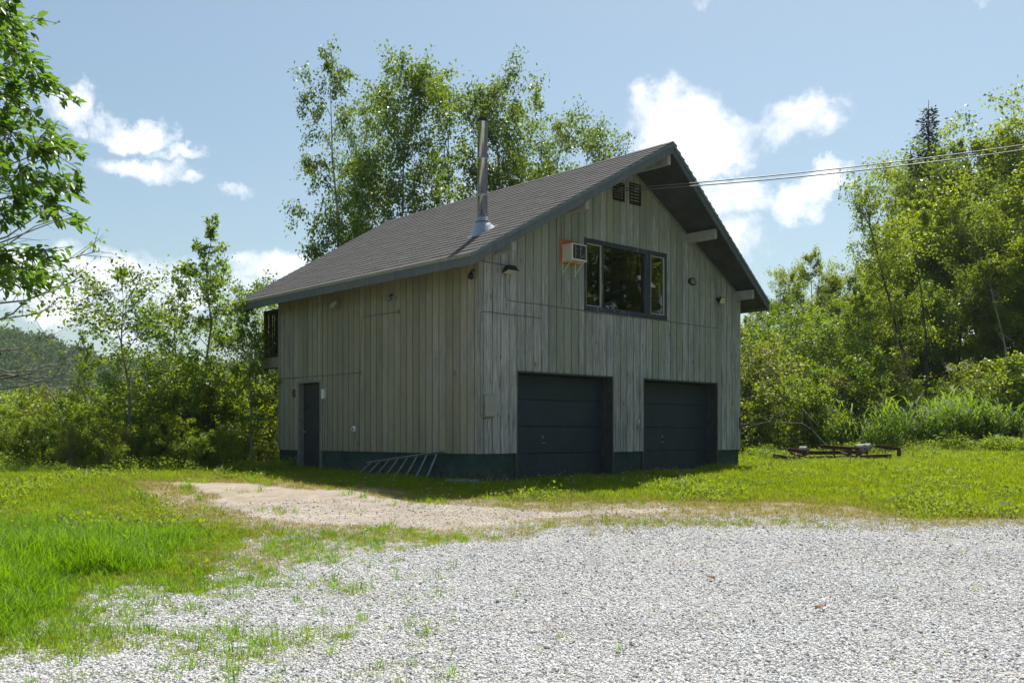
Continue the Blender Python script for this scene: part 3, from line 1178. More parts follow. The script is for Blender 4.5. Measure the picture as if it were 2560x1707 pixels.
def picture_window():
    w = link('window', None, house)
    x0, x1, z0, z1 = WIN
    b = MB()
    t = .075
    # casing and the heavy frame
    b.bbox(x0 - .02, x1 + .02, -.05, .10, z1 - t, z1 + .03, .006)
    b.bbox(x0 - .02, x1 + .02, -.06, .10, z0 - .03, z0 + t, .006)
    b.bbox(x0 - .02, x0 + t - .02, -.045, .10, z0 + t, z1 - t, .005)
    b.bbox(x1 - t + .02, x1 + .02, -.045, .10, z0 + t, z1 - t, .005)
    la, lb = on_gable(*cb(1335, 900))[0], on_gable(*cb(1350, 900))[0]
    ra, rb = on_gable(*cb(1888, 900))[0], on_gable(*cb(1965, 900))[0]
    b.bbox(la, lb + .03, -.035, .10, z0 + t, z1 - t, .005)
    b.bbox(ra, rb, -.035, .10, z0 + t, z1 - t, .005)
    b.build('frame', M['navy'], w)
    def sash(p, q, mat, width, y):
        s = MB()
        a0, a1 = z0 + t + .001, z1 - t - .001
        s.bbox(p, q, y, y + .045, a0, a0 + width, .003)
        s.bbox(p, q, y, y + .045, a1 - width, a1, .003)
        s.bbox(p, p + width, y, y + .045, a0 + width, a1 - width, .003)
        s.bbox(q - width, q, y, y + .045, a0 + width, a1 - width, .003)
        return s.build('sash', mat, w)
    def pane(p, q, y):
        g = MB()
        a0, a1 = z0 + t, z1 - t
        g.add([(p, y, a0), (q, y, a0), (q, y, a1), (p, y, a1)], [(0, 1, 2, 3)])
        return g.build('pane', M['glass'], w)
    sash(x0 + t - .02, la, M['cream'], .019, -.03)
    pane(x0 + t, la - .01, .0)
    pane(lb + .03, ra, .02)
    sash(rb, x1 - t + .02, M['cream'], .019, -.03)
    pane(rb + .01, x1 - t, .0)
picture_window()

def gable_vents():
    for p, q in (((1085, 345), (1170, 490)), ((1208, 335), (1290, 520))):
        xa, za = on_gable(*c2(*p))
        xb, zb = on_gable(*c2(*q))
        if p[0] < 1100:
            za = zb + .42
        else:
            za = zb + .5
        v = link('gable_vent', None, house)
        b = MB()
        t = .03
        b.bbox(xa, xb, -.05, .02, za - t, za, .003)
        b.bbox(xa, xb, -.05, .02, zb, zb + t, .003)
        b.bbox(xa, xa + t, -.05, .02, zb + t, za - t, .003)
        b.bbox(xb - t, xb, -.05, .02, zb + t, za - t, .003)
        b.box(xa + .01, xb - .01, -.024, -.022, zb + .01, za - .01)
        b.build('frame', M['deckwood'], v)
        n = 6
        for i in range(n):
            z = zb + t + (za - zb - 2 * t) * (i + .5) / n
            s = MB()
            s.hexa([(xa + t, -.048, z - .028), (xb - t, -.048, z - .028), (xb - t, -.04, z - .030), (xa + t, -.04, z - .030)],
                   [(xa + t, -.033, z + .02), (xb - t, -.033, z + .02), (xb - t, -.026, z + .018), (xa + t, -.026, z + .018)])
            s.build('slat', M['deckwood'], v)
gable_vents()

def chimney():
    c = link('chimney', None, house)
    x, y = .70, .70
    z0 = roof_z(x)
    r = .108
    zs = [6.09, 6.57, 7.335, 8.12]
    for i in range(3):
        b = MB()
        b.lathe([(r, zs[i]), (r, zs[i + 1] - .028), (r + .006, zs[i + 1] - .024), (r + .006, zs[i + 1] - .004), (r, zs[i + 1])], 28, (x, y, 0))
        b.build('pipe_section', M['steel'], c, True)
    b = MB()
    b.lathe([(r + .012, 8.10), (r + .012, 8.15), (r - .02, 8.155), (r - .02, 8.19), (r - .05, 8.195)], 28, (x, y, 0))
    b.build('cap', M['black'], c)
    b = MB()
    b.lathe([(r + .05, 6.0), (r + .048, 6.012), (r + .004, 6.07), (r + .004, 6.10)], 28, (x, y, 0))
    b.build('storm_collar', M['galv'], c, True)
    # flashing cone that meets the slope
    b = MB()
    n = 28
    V = []
    for zf, rr in ((0, .25), (.5, .19), (1, r + .012)):
        for k in range(n):
            a = 2 * math.pi * k / n
            px, py = x + rr * math.cos(a), y + rr * math.sin(a)
            zl = roof_z(px) + .015
            V.append((px, py, zl + (6.035 - zl) * zf))
    b.add(V, [(i * n + k, i * n + (k + 1) % n, (i + 1) * n + (k + 1) % n, (i + 1) * n + k) for i in range(2) for k in range(n)])
    q = .235
    b.hexa([(x - q, y - q, roof_z(x - q) + .012), (x + q, y - q, roof_z(x + q) + .012), (x + q, y + q, roof_z(x + q) + .012), (x - q, y + q, roof_z(x - q) + .012)],
           [(x - q, y - q, roof_z(x - q) + .018), (x + q, y - q, roof_z(x + q) + .018), (x + q, y + q, roof_z(x + q) + .018), (x - q, y + q, roof_z(x - q) + .018)])
    b.build('flashing', M['galv'], c)
chimney()

def balcony():
    bal = link('balcony', None, house)
    zt, zb, y1 = 4.80, 3.62, 8.98
    b = MB()
    b.box(.05, 6.0, D + .001, y1, 3.50, 3.56)
    b.build('deck', M['deckwood'], bal)
    b = MB()
    b.bbox(.02, .06, D + .001, y1 + .04, 3.30, 3.57, .004)
    b.bbox(.06, 6.0, y1, y1 + .04, 3.30, 3.57, .004)
    b.build('rim_board', M['deckrim'], bal)
    for y in (D + .06, y1 - .04):
        q = MB()
        q.bbox(.06, .15, y - .045, y + .045, 3.2, zt + .05, .004)
        q.build('post', M['deckwood'], bal)
    for z in (zt, zb):
        q = MB()
        q.bbox(.08, .13, D + .10, y1 - .08, z - .045, z + .045, .004)
        q.build('rail', M['deckwood'], bal)
        q = MB()
        q.bbox(.15, 6.0, y1 - .065, y1 - .015, z - .045, z + .045, .004)
        q.build('rail', M['deckwood'], bal)
    n = 7
    q = MB()
    q.bbox(-.018, .018, -.018, .018, 0, zt - zb - .09, .003)
    bm_ = q.mesh('baluster', M['deckwood'])
    for i in range(n):
        o = link('baluster', bm_, bal)
        o.location = (.105, D + .16 + i * (y1 - D - .30) / (n - 1), zb + .045)
    for i in range(40):
        o = link('baluster', bm_, bal)
        o.location = (.26 + i * .142, y1 - .04, zb + .045)
balcony()

def conduits():
    def gpath(pts, off=.03, f=c2): return [(on_gable(*f(*p), off)[0], -off, on_gable(*f(*p), off)[1]) for p in pts]
    def lpath(pts, off=.03, f=c3): return [(-off, on_left(*f(*p), off)[0], on_left(*f(*p), off)[1]) for p in pts]
    r = .012
    for pts, mt in ((lpath([(182, 775), (450, 754), (755, 730)]), 'conduit'), (lpath([(1040, 288), (900, 308), (785, 327), (772, 335), (768, 345), (762, 520), (755, 730), (748, 1245)]), 'conduit'),
                    (lpath([(500, 905), (500, 1080), (497, 1255), (490, 1330)]), 'conduit')):
        b = MB()
        b.tube(pts, r, 8)
        b.build('conduit', M[mt], house, True)
    for pts in (gpath([(300, 985), (303, 1100), (305, 1180), (318, 1203), (350, 1212), (600, 1243), (880, 1282)]), gpath([(1478, 1358), (1700, 1390), (1860, 1412), (1864, 1400), (1866, 1240)]),
                gpath([(882, 1288), (1180, 1322), (1478, 1356)], .04)):
        b = MB()
        b.tube(pts, .011, 8)
        b.build('conduit', M['conduit'], house, True)
    for pts in (gpath([(570, 1342), (500, 1330), (360, 1316), (250, 1302), (165, 1290), (130, 1292), (119, 1305), (117, 1420), (116, 1530)]) + gpath([(66, 500), (66, 900), (75, 925), (105, 938), (140, 905)], .03, c4),
                gpath([(110, 915), (230, 938), (330, 955)]), gpath([(712, 590), (714, 760)]), gpath([(722, 930), (718, 1100), (712, 1240)])):
        b = MB()
        b.tube(pts, .007, 6)
        b.build('cable', M['cable'], house, True)
    for p in ((755, 730), (748, 1245), (1035, 288)):
        q = lpath([p])[0]
        b = MB()
        b.bbox(-.06, -.022, q[1] - .035, q[1] + .035, q[2] - .04, q[2] + .04, .006)
        b.build('junction_box', M['conduit'], house)
conduits()

# ------------------------------------------------------------------ things fixed to or lying by the house
def at_house(name, label, cat, lx, ly, z, group=None):
    """an Empty on the house's wall, turned with the house"""
    return thing(name, label, cat, to_world(lx, ly, z), HOUSE_RZ, group)

def ac_unit():
    x, z = on_gable(*cb(860, 490), .03)
    xb, zb = on_gable(*cb(985, 440), .36)
    xc, zc = on_gable(*cb(1170, 470), .36)
    _, zt = on_gable(*cb(985, 235), .36)
    x0, x1, z0, z1 = xb - .01, xc + .01, zb - .02, zt
    a = at_house('air_conditioner', 'cream window air conditioner with flaking black grille jutting out beside the picture window', 'air conditioner', x0, 0, z0)
    w, h = x1 - x0, z1 - z0
    b = MB()
    b.bbox(0, w, -.34, -.03, 0, h, .012)
    b.build('casing', M['offwhite'], a)
    b = MB()
    b.bbox(.03, w - .03, -.352, -.338, .035, h - .03, .005)
    g = b.build('grille', M['grille'], a)
    b = MB()
    for xx in np.linspace(.10, w - .06, 3):
        b.box(xx, xx + .006, -.3535, -.3515, .05, h - .045)
    b.build('grille_rib', M['offwhite'], a)
    for i in range(3):
        q = MB()
        q.box(-.003, .0, -.29 + i * .085, -.24 + i * .085, .05, h - .06)
        q.build('side_louvre', M['offwhite'], a)
    xo, zo = on_gable(*cb(805, 490), .03)
    xo2, zo2 = on_gable(*cb(805, 182), .03)
    b = MB()
    b.bbox(xo - x0, w + .03, -.034, -.024, zo - z0 - .02, zo2 - z0, .002)
    b.build('plywood_surround', M['orange'], a)
    for xx in (.02, w - .06):
        b = MB()
        b.bar((xx, -.32, -.012), (xx, -.03, -.012), .022, .02)
        b.bar((xx, -.28, -.02), (xx, -.034, -.26), .014, .014)
        b.bar((xx, -.036, -.02), (xx, -.036, -.30), .022, .01, (0, 1, 0))
        b.build('bracket', M['offwhite'], a)
ac_unit()

def flood(name, label, lx, ly, z, face, tilt=35, size=(.20, .15, .09), lensmat='lens', body='black', group=None):
    """a square flood light on an arm; face = 'front' or 'left' wall"""
    rz = HOUSE_RZ if face == 'front' else HOUSE_RZ - math.pi / 2
    t = thing(name, label, 'flood light', to_world(lx, ly, z), rz, group)
    b = MB()
    b.lathe([(.05, 0), (.05, .012), (.02, .018)], 14)
    for i, v in enumerate(b.v):
        b.v[i] = (v[0], -v[2] - .022, v[1])
    b.tube([(0, -.03, 0), (0, -.09, -.01), (0, -.10, -.03)], .014, 8)
    b.build('mount', M[body], t)
    w, h, d = size
    R = Matrix.Rotation(math.radians(tilt), 4, 'X')
    def place(mb):
        for i, v in enumerate(mb.v):
            q = R @ Vector(v)
            mb.v[i] = (q.x, q.y - .15, q.z - .04)
    b = MB()
    b.hexa([(-w / 2, -d / 2, -h / 2), (w / 2, -d / 2, -h / 2), (w * .32, d / 2, -h * .36), (-w * .32, d / 2, -h * .36)],
           [(-w / 2, -d / 2, h / 2), (w / 2, -d / 2, h / 2), (w * .32, d / 2, h * .36), (-w * .32, d / 2, h * .36)])
    place(b)
    b.build('housing', M[body], t)
    b = MB()
    b.bbox(-w / 2 + .014, w / 2 - .014, -d / 2 - .008, -d / 2 + .004, -h / 2 + .014, h / 2 - .014, .003)
    place(b)
    b.build('lens', M[lensmat], t)
    return t

y, z = on_left(*c3(556, 245), .18)
flood('flood_light', 'pale flood light under the eave of the olive side wall', 0, y - .05, z + .05, 'left', -30, (.22, .18, .1), 'lens', 'greybox')
x, z = on_gable(*c2(340, 965), .15)
flood('flood_light', 'black shop flood light facing down above the left garage door, with wires on both sides', x, 0, z, 'front', 75, (.30, .2, .12), 'lens', 'black')
x, z = on_gable(*c2(1900, 1205), .15)
flood('flood_light', 'small black flood light high on the right end of the gable wall', x - .05, 0, z + .03, 'front', 25, (.22, .18, .09), 'lens', 'black')

def small_lamps():
    y, z = on_left(*c3(972, 182), .1)
    t = thing('spot_lamp', 'small silver and black spot lamp hanging under the middle of the eave', 'lamp', to_world(0, y, z), HOUSE_RZ - math.pi / 2)
    b = MB()
    b.tube([(0, -.024, .06), (0, -.07, .05), (0, -.10, .01)], .02, 8)
    b.build('bracket', M['black'], t)
    b = MB()
    b.tube([(0, -.09, .02), (.0, -.11, -.01), (.0, -.15, -.05), (0, -.155, -.056)], [.035, .055, .065, .02], 14)
    b.build('lamp_head', M['alum'], t, True)
    # bulkhead light
    x, z = on_gable(*c2(1682, 1070), .05)
    t = at_house('bulkhead_lamp', 'oval caged bulkhead lamp on the gable wall right of the picture window', 'lamp', x, 0, z)
    b = MB()
    n = 20
    def ring(rx, rz, yy): return [(rx * math.cos(2 * math.pi * k / n), yy, rz * math.sin(2 * math.pi * k / n)) for k in range(n)]
    b.add(ring(.165, .095, -.02) + ring(.165, .095, -.05) + ring(.14, .075, -.07), [(i * n + k, i * n + (k + 1) % n, (i + 1) * n + (k + 1) % n, (i + 1) * n + k) for i in range(2) for k in range(n)] + [tuple(range(2 * n, 3 * n))])
    b.build('base', M['black'], t)
    b = MB()
    b.add(ring(.12, .062, -.068) + ring(.10, .05, -.10) + ring(.05, .025, -.115), [(i * n + k, i * n + (k + 1) % n, (i + 1) * n + (k + 1) % n, (i + 1) * n + k) for i in range(2) for k in range(n)] + [tuple(range(2 * n, 3 * n))])
    b.build('lens', M['greybox'], t, True)
    b = MB()
    b.tube([(-.13, -.075, 0), (-.08, -.115, 0), (.08, -.115, 0), (.13, -.075, 0)], .007, 6)
    b.tube([(0, -.075, -.075), (0, -.12, -.03), (0, -.12, .03), (0, -.075, .075)], .007, 6)
    b.build('cage', M['black'], t)
    # corner lamp under the eave
    t = at_house('eave_lamp', 'small black lamp tucked under the eave at the near corner', 'lamp', -.10, .10, 4.72)
    b = MB()
    b.tube([(.07, 0, .10), (.0, 0, .10), (-.02, 0, .05)], .016, 8)
    b.build('arm', M['black'], t)
    b = MB()
    b.tube([(-.02, 0, .06), (-.03, -.01, 0), (-.06, -.03, -.06), (-.065, -.03, -.07)], [.03, .05, .06, .03], 12)
    b.build('lamp_head', M['black'], t, True)
    # bracket hook on the far right corner
    x, z = on_gable(*c4(2168, 980), .03)
    t = at_house('wall_hook', 'black iron wall hook on the right end corner of the gable wall', 'hook', W - .02, 0, z)
    b = MB()
    b.bbox(-.02, .03, -.045, -.031, -.12, .18, .003)
    b.build('plate', M['black'], t)
    b = MB()
    b.tube([(.02, -.05, .0), (.12, -.10, -.01), (.20, -.12, .02), (.22, -.12, .10)], [.02, .016, .014, .01], 8)
    b.build('hook', M['black'], t)
    b = MB()
    b.tube([(.20, -.12, .06), (.20, -.12, .01), (.20, -.12, -.04)], [.015, .05, .07], 10)
    b.build('bell', M['black'], t)
small_lamps()

def boxes():
    x, z = on_gable(*c4(148, 835), .08)
    t = at_house('meter_box', 'rounded grey utility box on the gable wall near the corner', 'utility box', x - .13, 0, z - .22)
    b = MB()
    b.bbox(0, .26, -.12, -.022, 0, .46, .03)
    b.build('cover', M['greybox'], t)
    b = MB()
    b.bbox(-.03, .24, -.05, -.023, -.01, .45, .01)
    b.build('back_plate', M['conduit'], t)
    x, z = on_gable(*c4(1357, 962), .04)
    t = at_house('keypad', 'small grey keypad box on the pier between the garage doors', 'keypad', x - .04, 0, z - .08)
    b = MB()
    b.bbox(0, .085, -.06, -.022, 0, .15, .006)
    b.build('case', M['greybox'], t)
    b = MB()
    for i in range(3):
        for j in range(3):
            b.box(.012 + i * .022, .028 + i * .022, -.064, -.059, .06 + j * .026, .078 + j * .026)
    b.build('buttons', M['white'], t)
    b = MB()
    b.tube([(.02, -.04, 0), (.01, -.04, -.06), (-.02, -.035, -.09)], .008, 6)
    b.build('cord', M['cable'], t)
    y, z = on_left(*c3(493, 880), .05)
    t = thing('electrical_box', 'white electrical box on the wall just right of the side door', 'electrical box', to_world(0, y, z), HOUSE_RZ - math.pi / 2)
    b = MB()
    b.bbox(-.05, .05, -.09, -.022, -.13, .10, .008)
    b.build('case', M['white'], t)
    b = MB()
    b.bbox(-.055, .055, -.096, -.09, -.135, .105, .004)
    b.build('lid', M['white'], t)
    y, z = on_left(*c3(710, 1138), .04)
    t = thing('vent_cap', 'small round white vent cap low on the olive side wall', 'vent', to_world(0, y, z), HOUSE_RZ - math.pi / 2)
    b = MB()
    b.lathe([(.075, 0), (.075, .02), (.055, .03), (.05, .06), (.035, .062), (.034, .02)], 18)
    for i, v in enumerate(b.v):
        b.v[i] = (v[0], -v[2] - .022, v[1])
    b.build('cap', M['white'], t)
    b = MB()
    b.lathe([(.028, 0), (.034, .035), (.01, .04)], 14)
    for i, v in enumerate(b.v):
        b.v[i] = (v[0], -v[2] - .03, v[1])
    b.build('throat', M['black'], t)
    y, z = on_left(*c3(276, 880), .03)
    t = thing('rusty_plate', 'rust brown square tag on the wall left of the side door', 'wall plate', to_world(0, y, z), HOUSE_RZ - math.pi / 2)
    b = MB()
    b.bbox(-.075, .075, -.034, -.024, -.10, .10, .004)
    b.bbox(-.09, .02, -.042, -.034, -.03, .05, .004)
    b.build('plate', M['rust'], t)
    b = MB()
    b.tube([(0, -.045, .08), (0, -.034, .08)], .012, 8)
    b.build('nail', M['black'], t)
boxes()

def ladder():
    ya, za = on_left(*c3(815, 1386), .12)
    yb_, zb = on_left(*c3(1362, 1306), .12)
    g = 0.60
    t = thing('ladder', 'aluminium ladder on its side against the green foundation', 'ladder', to_world(0, 0, 0), HOUSE_RZ)
    A, B = np.array([-.14, ya, za]), np.array([-.14, yb_, zb])
    A2, B2 = np.array([-.42, ya + .25, g - .03]), np.array([-.42, yb_ + .02, g - .03])
    for p, q, nm in ((A, B, 'rail'), (A2, B2, 'rail')):
        b = MB()
        b.bar(p, q, .028, .065, (-.5, 0, .5))
        b.build(nm, M['alum'], t)
    for i in range(8):
        f = (i + .45) / 8
        b = MB()
        b.tube([A + (B - A) * f, A2 + (B2 - A2) * f], .017, 8)
        b.build('rung', M['alum'], t)
ladder()
p = hit(1054, 1103)
blk = MB()
blk.bbox(-.34, .34, -.09, .09, -.05, .12, .012)
o = blk.build('concrete_block', M['concrete'])
q = to_world(-.28, .16, float(ground_z(*to_world(-.28, .16)[:2])))
o.location = q
o.rotation_euler = (0, 0, math.atan2(V2[1], V2[0]) + .25)
tag(o, 'long flat concrete block in the grass at the near corner', 'concrete block')

def junk_trailer():
    Y = 29.0
    k = .187075 / F_PX * Y
    def P(x, y, dy=0.0): return np.array([(x - 1200) * k * 1.0, dy, EYE - (1060 + y * .187075 - HY) / F_PX * Y])
    cx = (1880 + 1200 * .187075 - CX) / F_PX * Y
    gz = float(ground_z(cx, Y))
    t = thing('rusty_trailer', 'rusty steel trailer frame with grey drum wheels lying in the weeds', 'trailer', (cx, Y, 0))
    def seg(nm, a, b_, w, h, dy0=0, dy1=0, mat='rust'):
        m_ = MB()
        m_.bar(P(*a, dy0), P(*b_, dy1), w, h)
        m_.build(nm, M[mat], t)
    def ibeam(a, b_, w, h, dy0=0, dy1=0):
        m_ = MB()
        A_, B_ = P(*a, dy0), P(*b_, dy1)
        m_.bar(A_, B_, .012, h)
        up = np.array([0, 0, h / 2])
        m_.bar(A_ + up, B_ + up, w, .014)
        m_.bar(A_ - up, B_ - up, w, .014)
        m_.build('beam', M['rust'], t)
    ibeam((345, 425), (560, 462), .09, .10, .5, -.1)
    ibeam((540, 458), (1300, 445), .09, .11)
    ibeam((1430, 438), (1865, 425), .09, .10)
    ibeam((700, 400), (1800, 385), .09, .10, 1.5, 1.5)
    ibeam((515, 345), (735, 368), .10, .09, .3, 0)
    ibeam((985, 300), (1340, 332), .11, .10, .5, 0)
    ibeam((1060, 300), (1390, 318), .08, .06, .9, .4)
    ibeam((1730, 297), (2020, 335), .10, .08, .5, .2)
    for x, y0, y1, w in ((715, 372, 460, .085), (1300, 335, 445, .10), (1412, 325, 440, .095)):
        seg('post', (x, y0), (x, y1 + 25), w, .07)
    seg('post', (2000, 335), (2000, 430), .09, .09, .2, .2)
    seg('post', (1200, 330), (1200, 430), .05, .05, .7, .7)
    seg('cross_member', (1330, 318), (1430, 332), .10, .09)
    seg('cross_member', (720, 440), (720, 395), .06, .06, 0, 1.5)
    seg('cross_member', (1400, 440), (1400, 390), .06, .06, 0, 1.5)
    for x, y, r, dy in ((722, 345, .11, .25), (1500, 325, .135, .3), (1665, 315, .115, .8)):
        c = P(x, y, dy)
        ax = np.array([.75, -.6, 0]) / np.linalg.norm([.75, .6, 0])
        m_ = MB()
        m_.tube([c - ax * .11, c - ax * .10, c + ax * .08, c + ax * .11, c + ax * .115], [r * .92, r, r, r * .92, r * .4], 20)
        wv = m_.build('wheel', M['wheel'], t, False)
        m_ = MB()
        m_.tube([c - ax * .16, c + ax * .16], r * .25, 10)
        m_.build('axle', M['rust'], wv)
        m_ = MB()
        m_.bar((c[0], c[1], c[2]), (c[0], c[1], gz + .0), .04, .05, (0, 1, 0))
        m_.build('post', M['rust'], t)
junk_trailer()

# ------------------------------------------------------------------ trees
def rand_unit(r, n):
    v = r.normal(size=(n, 3))
    return v / np.linalg.norm(v, axis=1)[:, None]

def leaf_quads(P, axis, nrm, size, asp, fold, r):
    """folded diamond leaves at P"""
    axis = axis / (np.linalg.norm(axis, axis=1)[:, None] + 1e-9)
    side = np.cross(axis, nrm)
    side /= np.linalg.norm(side, axis=1)[:, None] + 1e-9
    nn = np.cross(side, axis)
    s = size[:, None]
    base = P
    tip = P + axis * s
    mid = P + axis * s * .42
    lft = mid + side * s * asp * .5 + nn * s * fold
    rgt = mid - side * s * asp * .5 + nn * s * fold
    V = np.stack([base, rgt, tip, lft], 1).reshape(-1, 3)
    Q = np.arange(len(P) * 4).reshape(-1, 4)
    return V, Q

def gen_tree(seed, H, R, base=.25, nlimb=26, leaves=9000, lsize=.11, asc=.75, droop=.35, profile='oval', rtrunk=.10, stems=1, lean=(0, 0), clump=.30,
             twigs=6, spread=1.0, asp=.62, keep=1.0):
    """trunk-and-limb mesh and leaf arrays, base at the origin, height H"""
    r = np.random.default_rng(seed)
    tm = MB()
    tips, wts = [], []
    for s in range(stems):
        a0 = 2 * math.pi * s / stems + r.random()
        off = np.array([math.cos(a0), math.sin(a0)]) * (0 if stems == 1 else R * .32)
        n = 10
        hh = H * (1 if s == 0 else r.uniform(.72, .95))
        zz = np.linspace(0, hh, n)
        wob = np.cumsum(r.normal(size=(n, 2)) * .012 * H, axis=0) * (np.linspace(0, 1, n) ** 1.0)[:, None]
        pts = np.column_stack([wob + off * np.linspace(.15, 1, n)[:, None] ** .8 + np.outer((zz / hh) ** 1.15, lean), zz])
        tm.tube(np.vstack([[pts[0, 0], pts[0, 1], -.8], pts]), np.concatenate([[rtrunk * 1.5], rtrunk * (1 - np.linspace(0, .93, n) ** .9) / (1 if s == 0 else 1.35)]), 7, False)
        m_ = int(nlimb / stems)
        for i in range(m_):
            f = base + (1 - base) * ((i + r.random()) / m_) ** .9
            f = min(f, .985)
            p0 = np.array([np.interp(f * hh, zz, pts[:, k]) for k in range(3)])
            q = (f - base) / (1 - base)
            if profile == 'oval':
                rr = math.sin(math.pi * (.12 + .84 * q)) ** .75
            elif profile == 'cone':
                rr = (1 - q) ** .8 + .07
            elif profile == 'bush':
                rr = math.sqrt(max(0, 1 - (q * .98) ** 2.4))
            else:
                rr = .45 + .55 * math.sin(math.pi * q ** .8)
            ln = R * rr * r.uniform(.65, 1.15) / (1 if stems == 1 else 1.35)
            az = i * 2.39996 + r.normal() * .5
            el = asc * (.6 + .7 * q) + r.normal() * .15
            d = np.array([math.cos(az) * math.cos(el), math.sin(az) * math.cos(el), math.sin(el)])
            L_ = ln / max(.35, math.cos(el))
            m = 5
            tt = np.linspace(0, 1, m)
            lp = p0 + np.outer(tt * L_, d) + np.outer(tt ** 2, [0, 0, -droop * L_ * .35]) + np.cumsum(r.normal(size=(m, 3)) * .03 * L_, axis=0) * tt[:, None]
            tm.tube(lp, np.maximum(.006, rtrunk * .34 * (1 - f * .6) * (1 - tt * .9)), 4, False)
            for k in range(twigs):
                u = .22 + .78 * (k + r.random()) / twigs
                b0 = np.array([np.interp(u, tt, lp[:, c]) for c in range(3)])
                dv = d * .6 + r.normal(size=3) * .75 + np.array([0, 0, .15 - droop * .5])
                dv /= np.linalg.norm(dv)
                tl = L_ * .34 * r.uniform(.5, 1.25) * spread
                e0 = b0 + dv * tl + np.array([0, 0, -droop * tl * .4])
                if k % 2 == 0:
                    tm.tube([b0, (b0 + e0) / 2 + r.normal(size=3) * .03 * tl, e0], [.008, .006, .003], 3, False)
                tips.append(np.stack([b0, e0]))
                wts.append(tl)
    tips = np.array(tips)
    wts = np.array(wts)
    if keep < 1:
        sel = r.random(len(tips)) < keep
        tips, wts = tips[sel], wts[sel]
    ctint = r.random(len(tips))
    idx = r.choice(len(tips), leaves, p=wts / wts.sum())
    f = r.random(leaves) ** .7
    P = tips[idx, 0] + (tips[idx, 1] - tips[idx, 0]) * f[:, None] + r.normal(size=(leaves, 3)) * (clump * np.clip(wts[idx], .15, 1.1))[:, None] * .55
    P[:, 2] = np.maximum(P[:, 2], .04)
    out = P - np.array([0, 0, H * .45])
    out[:, 2] *= .3
    out /= np.linalg.norm(out, axis=1)[:, None] + 1e-6
    axis = rand_unit(r, leaves) * .8 + out * .5 + np.array([0, 0, -.45 - droop * .5])
    nrm = rand_unit(r, leaves) * .75 + np.array([0, 0, .7]) + out * .25
    V, Q = leaf_quads(P, axis, nrm, lsize * r.uniform(.6, 1.35, leaves), asp, .12, r)
    tint = np.clip(ctint[idx] * .55 + r.random(leaves) * .6 - .08, 0, 1)
    return tm, V, Q, tint

PROTO, TOP = {}, {}
def proto(key, name, leafmat, barkmat, trunkname='trunk', **kw):
    tm, V, Q, tint = gen_tree(**kw)
    t = tm.mesh(name + '_trunk', M[barkmat], True)
    c = np_mesh(name + '_crown', V, Q, M[leafmat], tint)
    h = float(np.quantile(V[:, 2], .9965))
    TOP[key] = V[V[:, 2] > h - .06 * h][:, :2].mean(0)
    PROTO[key] = (name, t, c, h)

def spruce_proto(key, H, R, seed, n=60, leaves=9000, f0=.08, lsz=1.0, cut=0):
    r = np.random.default_rng(seed)
    tm = MB()
    tm.tube([(0, 0, -.8), (0, 0, H * .5), (0, 0, H)], [.16, .09, .01], 7, False)
    Ps, Ax = [], []
    for i in range(n):
        f = f0 + (.98 - f0) * i / n
        ln = R * (1 - (f - f0) / (1 - f0)) ** .85 * r.uniform(.7, 1.15) + .12
        if cut and f < cut:
            ln = min(ln, R * .33) * r.uniform(.8, 1.1)
        for j in range(4):
            az = i * 1.1 + j * 1.57 + r.normal() * .25
            d = np.array([math.cos(az), math.sin(az), -.18 + .45 * f])
            p0 = np.array([0, 0, f * H])
            e = p0 + d * ln
            tm.tube([p0, (p0 + e) / 2 + [0, 0, -.05], e + [0, 0, .06 * ln]], [.02, .012, .004], 3, False)
            k = max(8, int(leaves / (n * 4) * ln / (R * .5)))
            u = r.random(k) ** .7
            q = p0 + np.outer(u, e - p0) + r.normal(size=(k, 3)) * np.array([.09, .09, .05]) * (.5 + ln * .4)
            q[:, 2] -= r.random(k) * .14
            Ps.append(q)
            Ax.append(np.tile(d, (k, 1)) + r.normal(size=(k, 3)) * .6 + [0, 0, -.3])
    P, A = np.vstack(Ps), np.vstack(Ax)
    V, Q = leaf_quads(P, A, rand_unit(r, len(P)) + [0, 0, .6], r.uniform(.12, .26, len(P)) * lsz, .34, .05, r)
    PROTO[key] = ('spruce_tree', tm.mesh('spruce_trunk', M['bark_dark'], True), np_mesh('spruce_crown', V, Q, M['needle'], r.random(len(P))), H)

def place(key, px, depth, ytop, label, group=None, rz=None, name=None, cat='tree', wide=1.0, seed=[0]):
    """stand a copy of a tree at a bearing and distance so that its top reaches a given height"""
    nm, tmesh, cmesh, H = PROTO[key]
    x = (px * 1.0884 - CX) / F_PX * depth
    gz = float(ground_z(x, depth))
    top = EYE + (1000 - ytop) * 1.0884 / F_PX * depth
    s = max(.15, (top - gz) / H)
    seed[0] += 1
    r = random.Random(seed[0] * 7 + 1)
    rz = r.uniform(0, 6.28) if rz is None else rz
    if key in TOP and cat == 'tree' and key != 'lean':          # the crown's top, not the foot, stands at the bearing
        c, q = math.cos(rz), math.sin(rz)
        t = TOP[key] * s * wide
        x, depth = x - (c * t[0] - q * t[1]), depth - (q * t[0] + c * t[1])
    return stand(key, x, depth, s, label, group, rz, name, cat, wide)

def stand(key, x, y, s, label, group=None, rz=0.0, name=None, cat='tree', wide=1.0):
    nm, tmesh, cmesh, H = PROTO[key]
    o = thing(name or nm, label, cat, (x, y, float(ground_z(x, y))), rz, group)
    o.scale = (s * wide, s * wide, s)
    link('trunk' if cat == 'tree' else 'stems', tmesh, o)
    link('crown' if cat == 'tree' else 'foliage', cmesh, o)
    return o

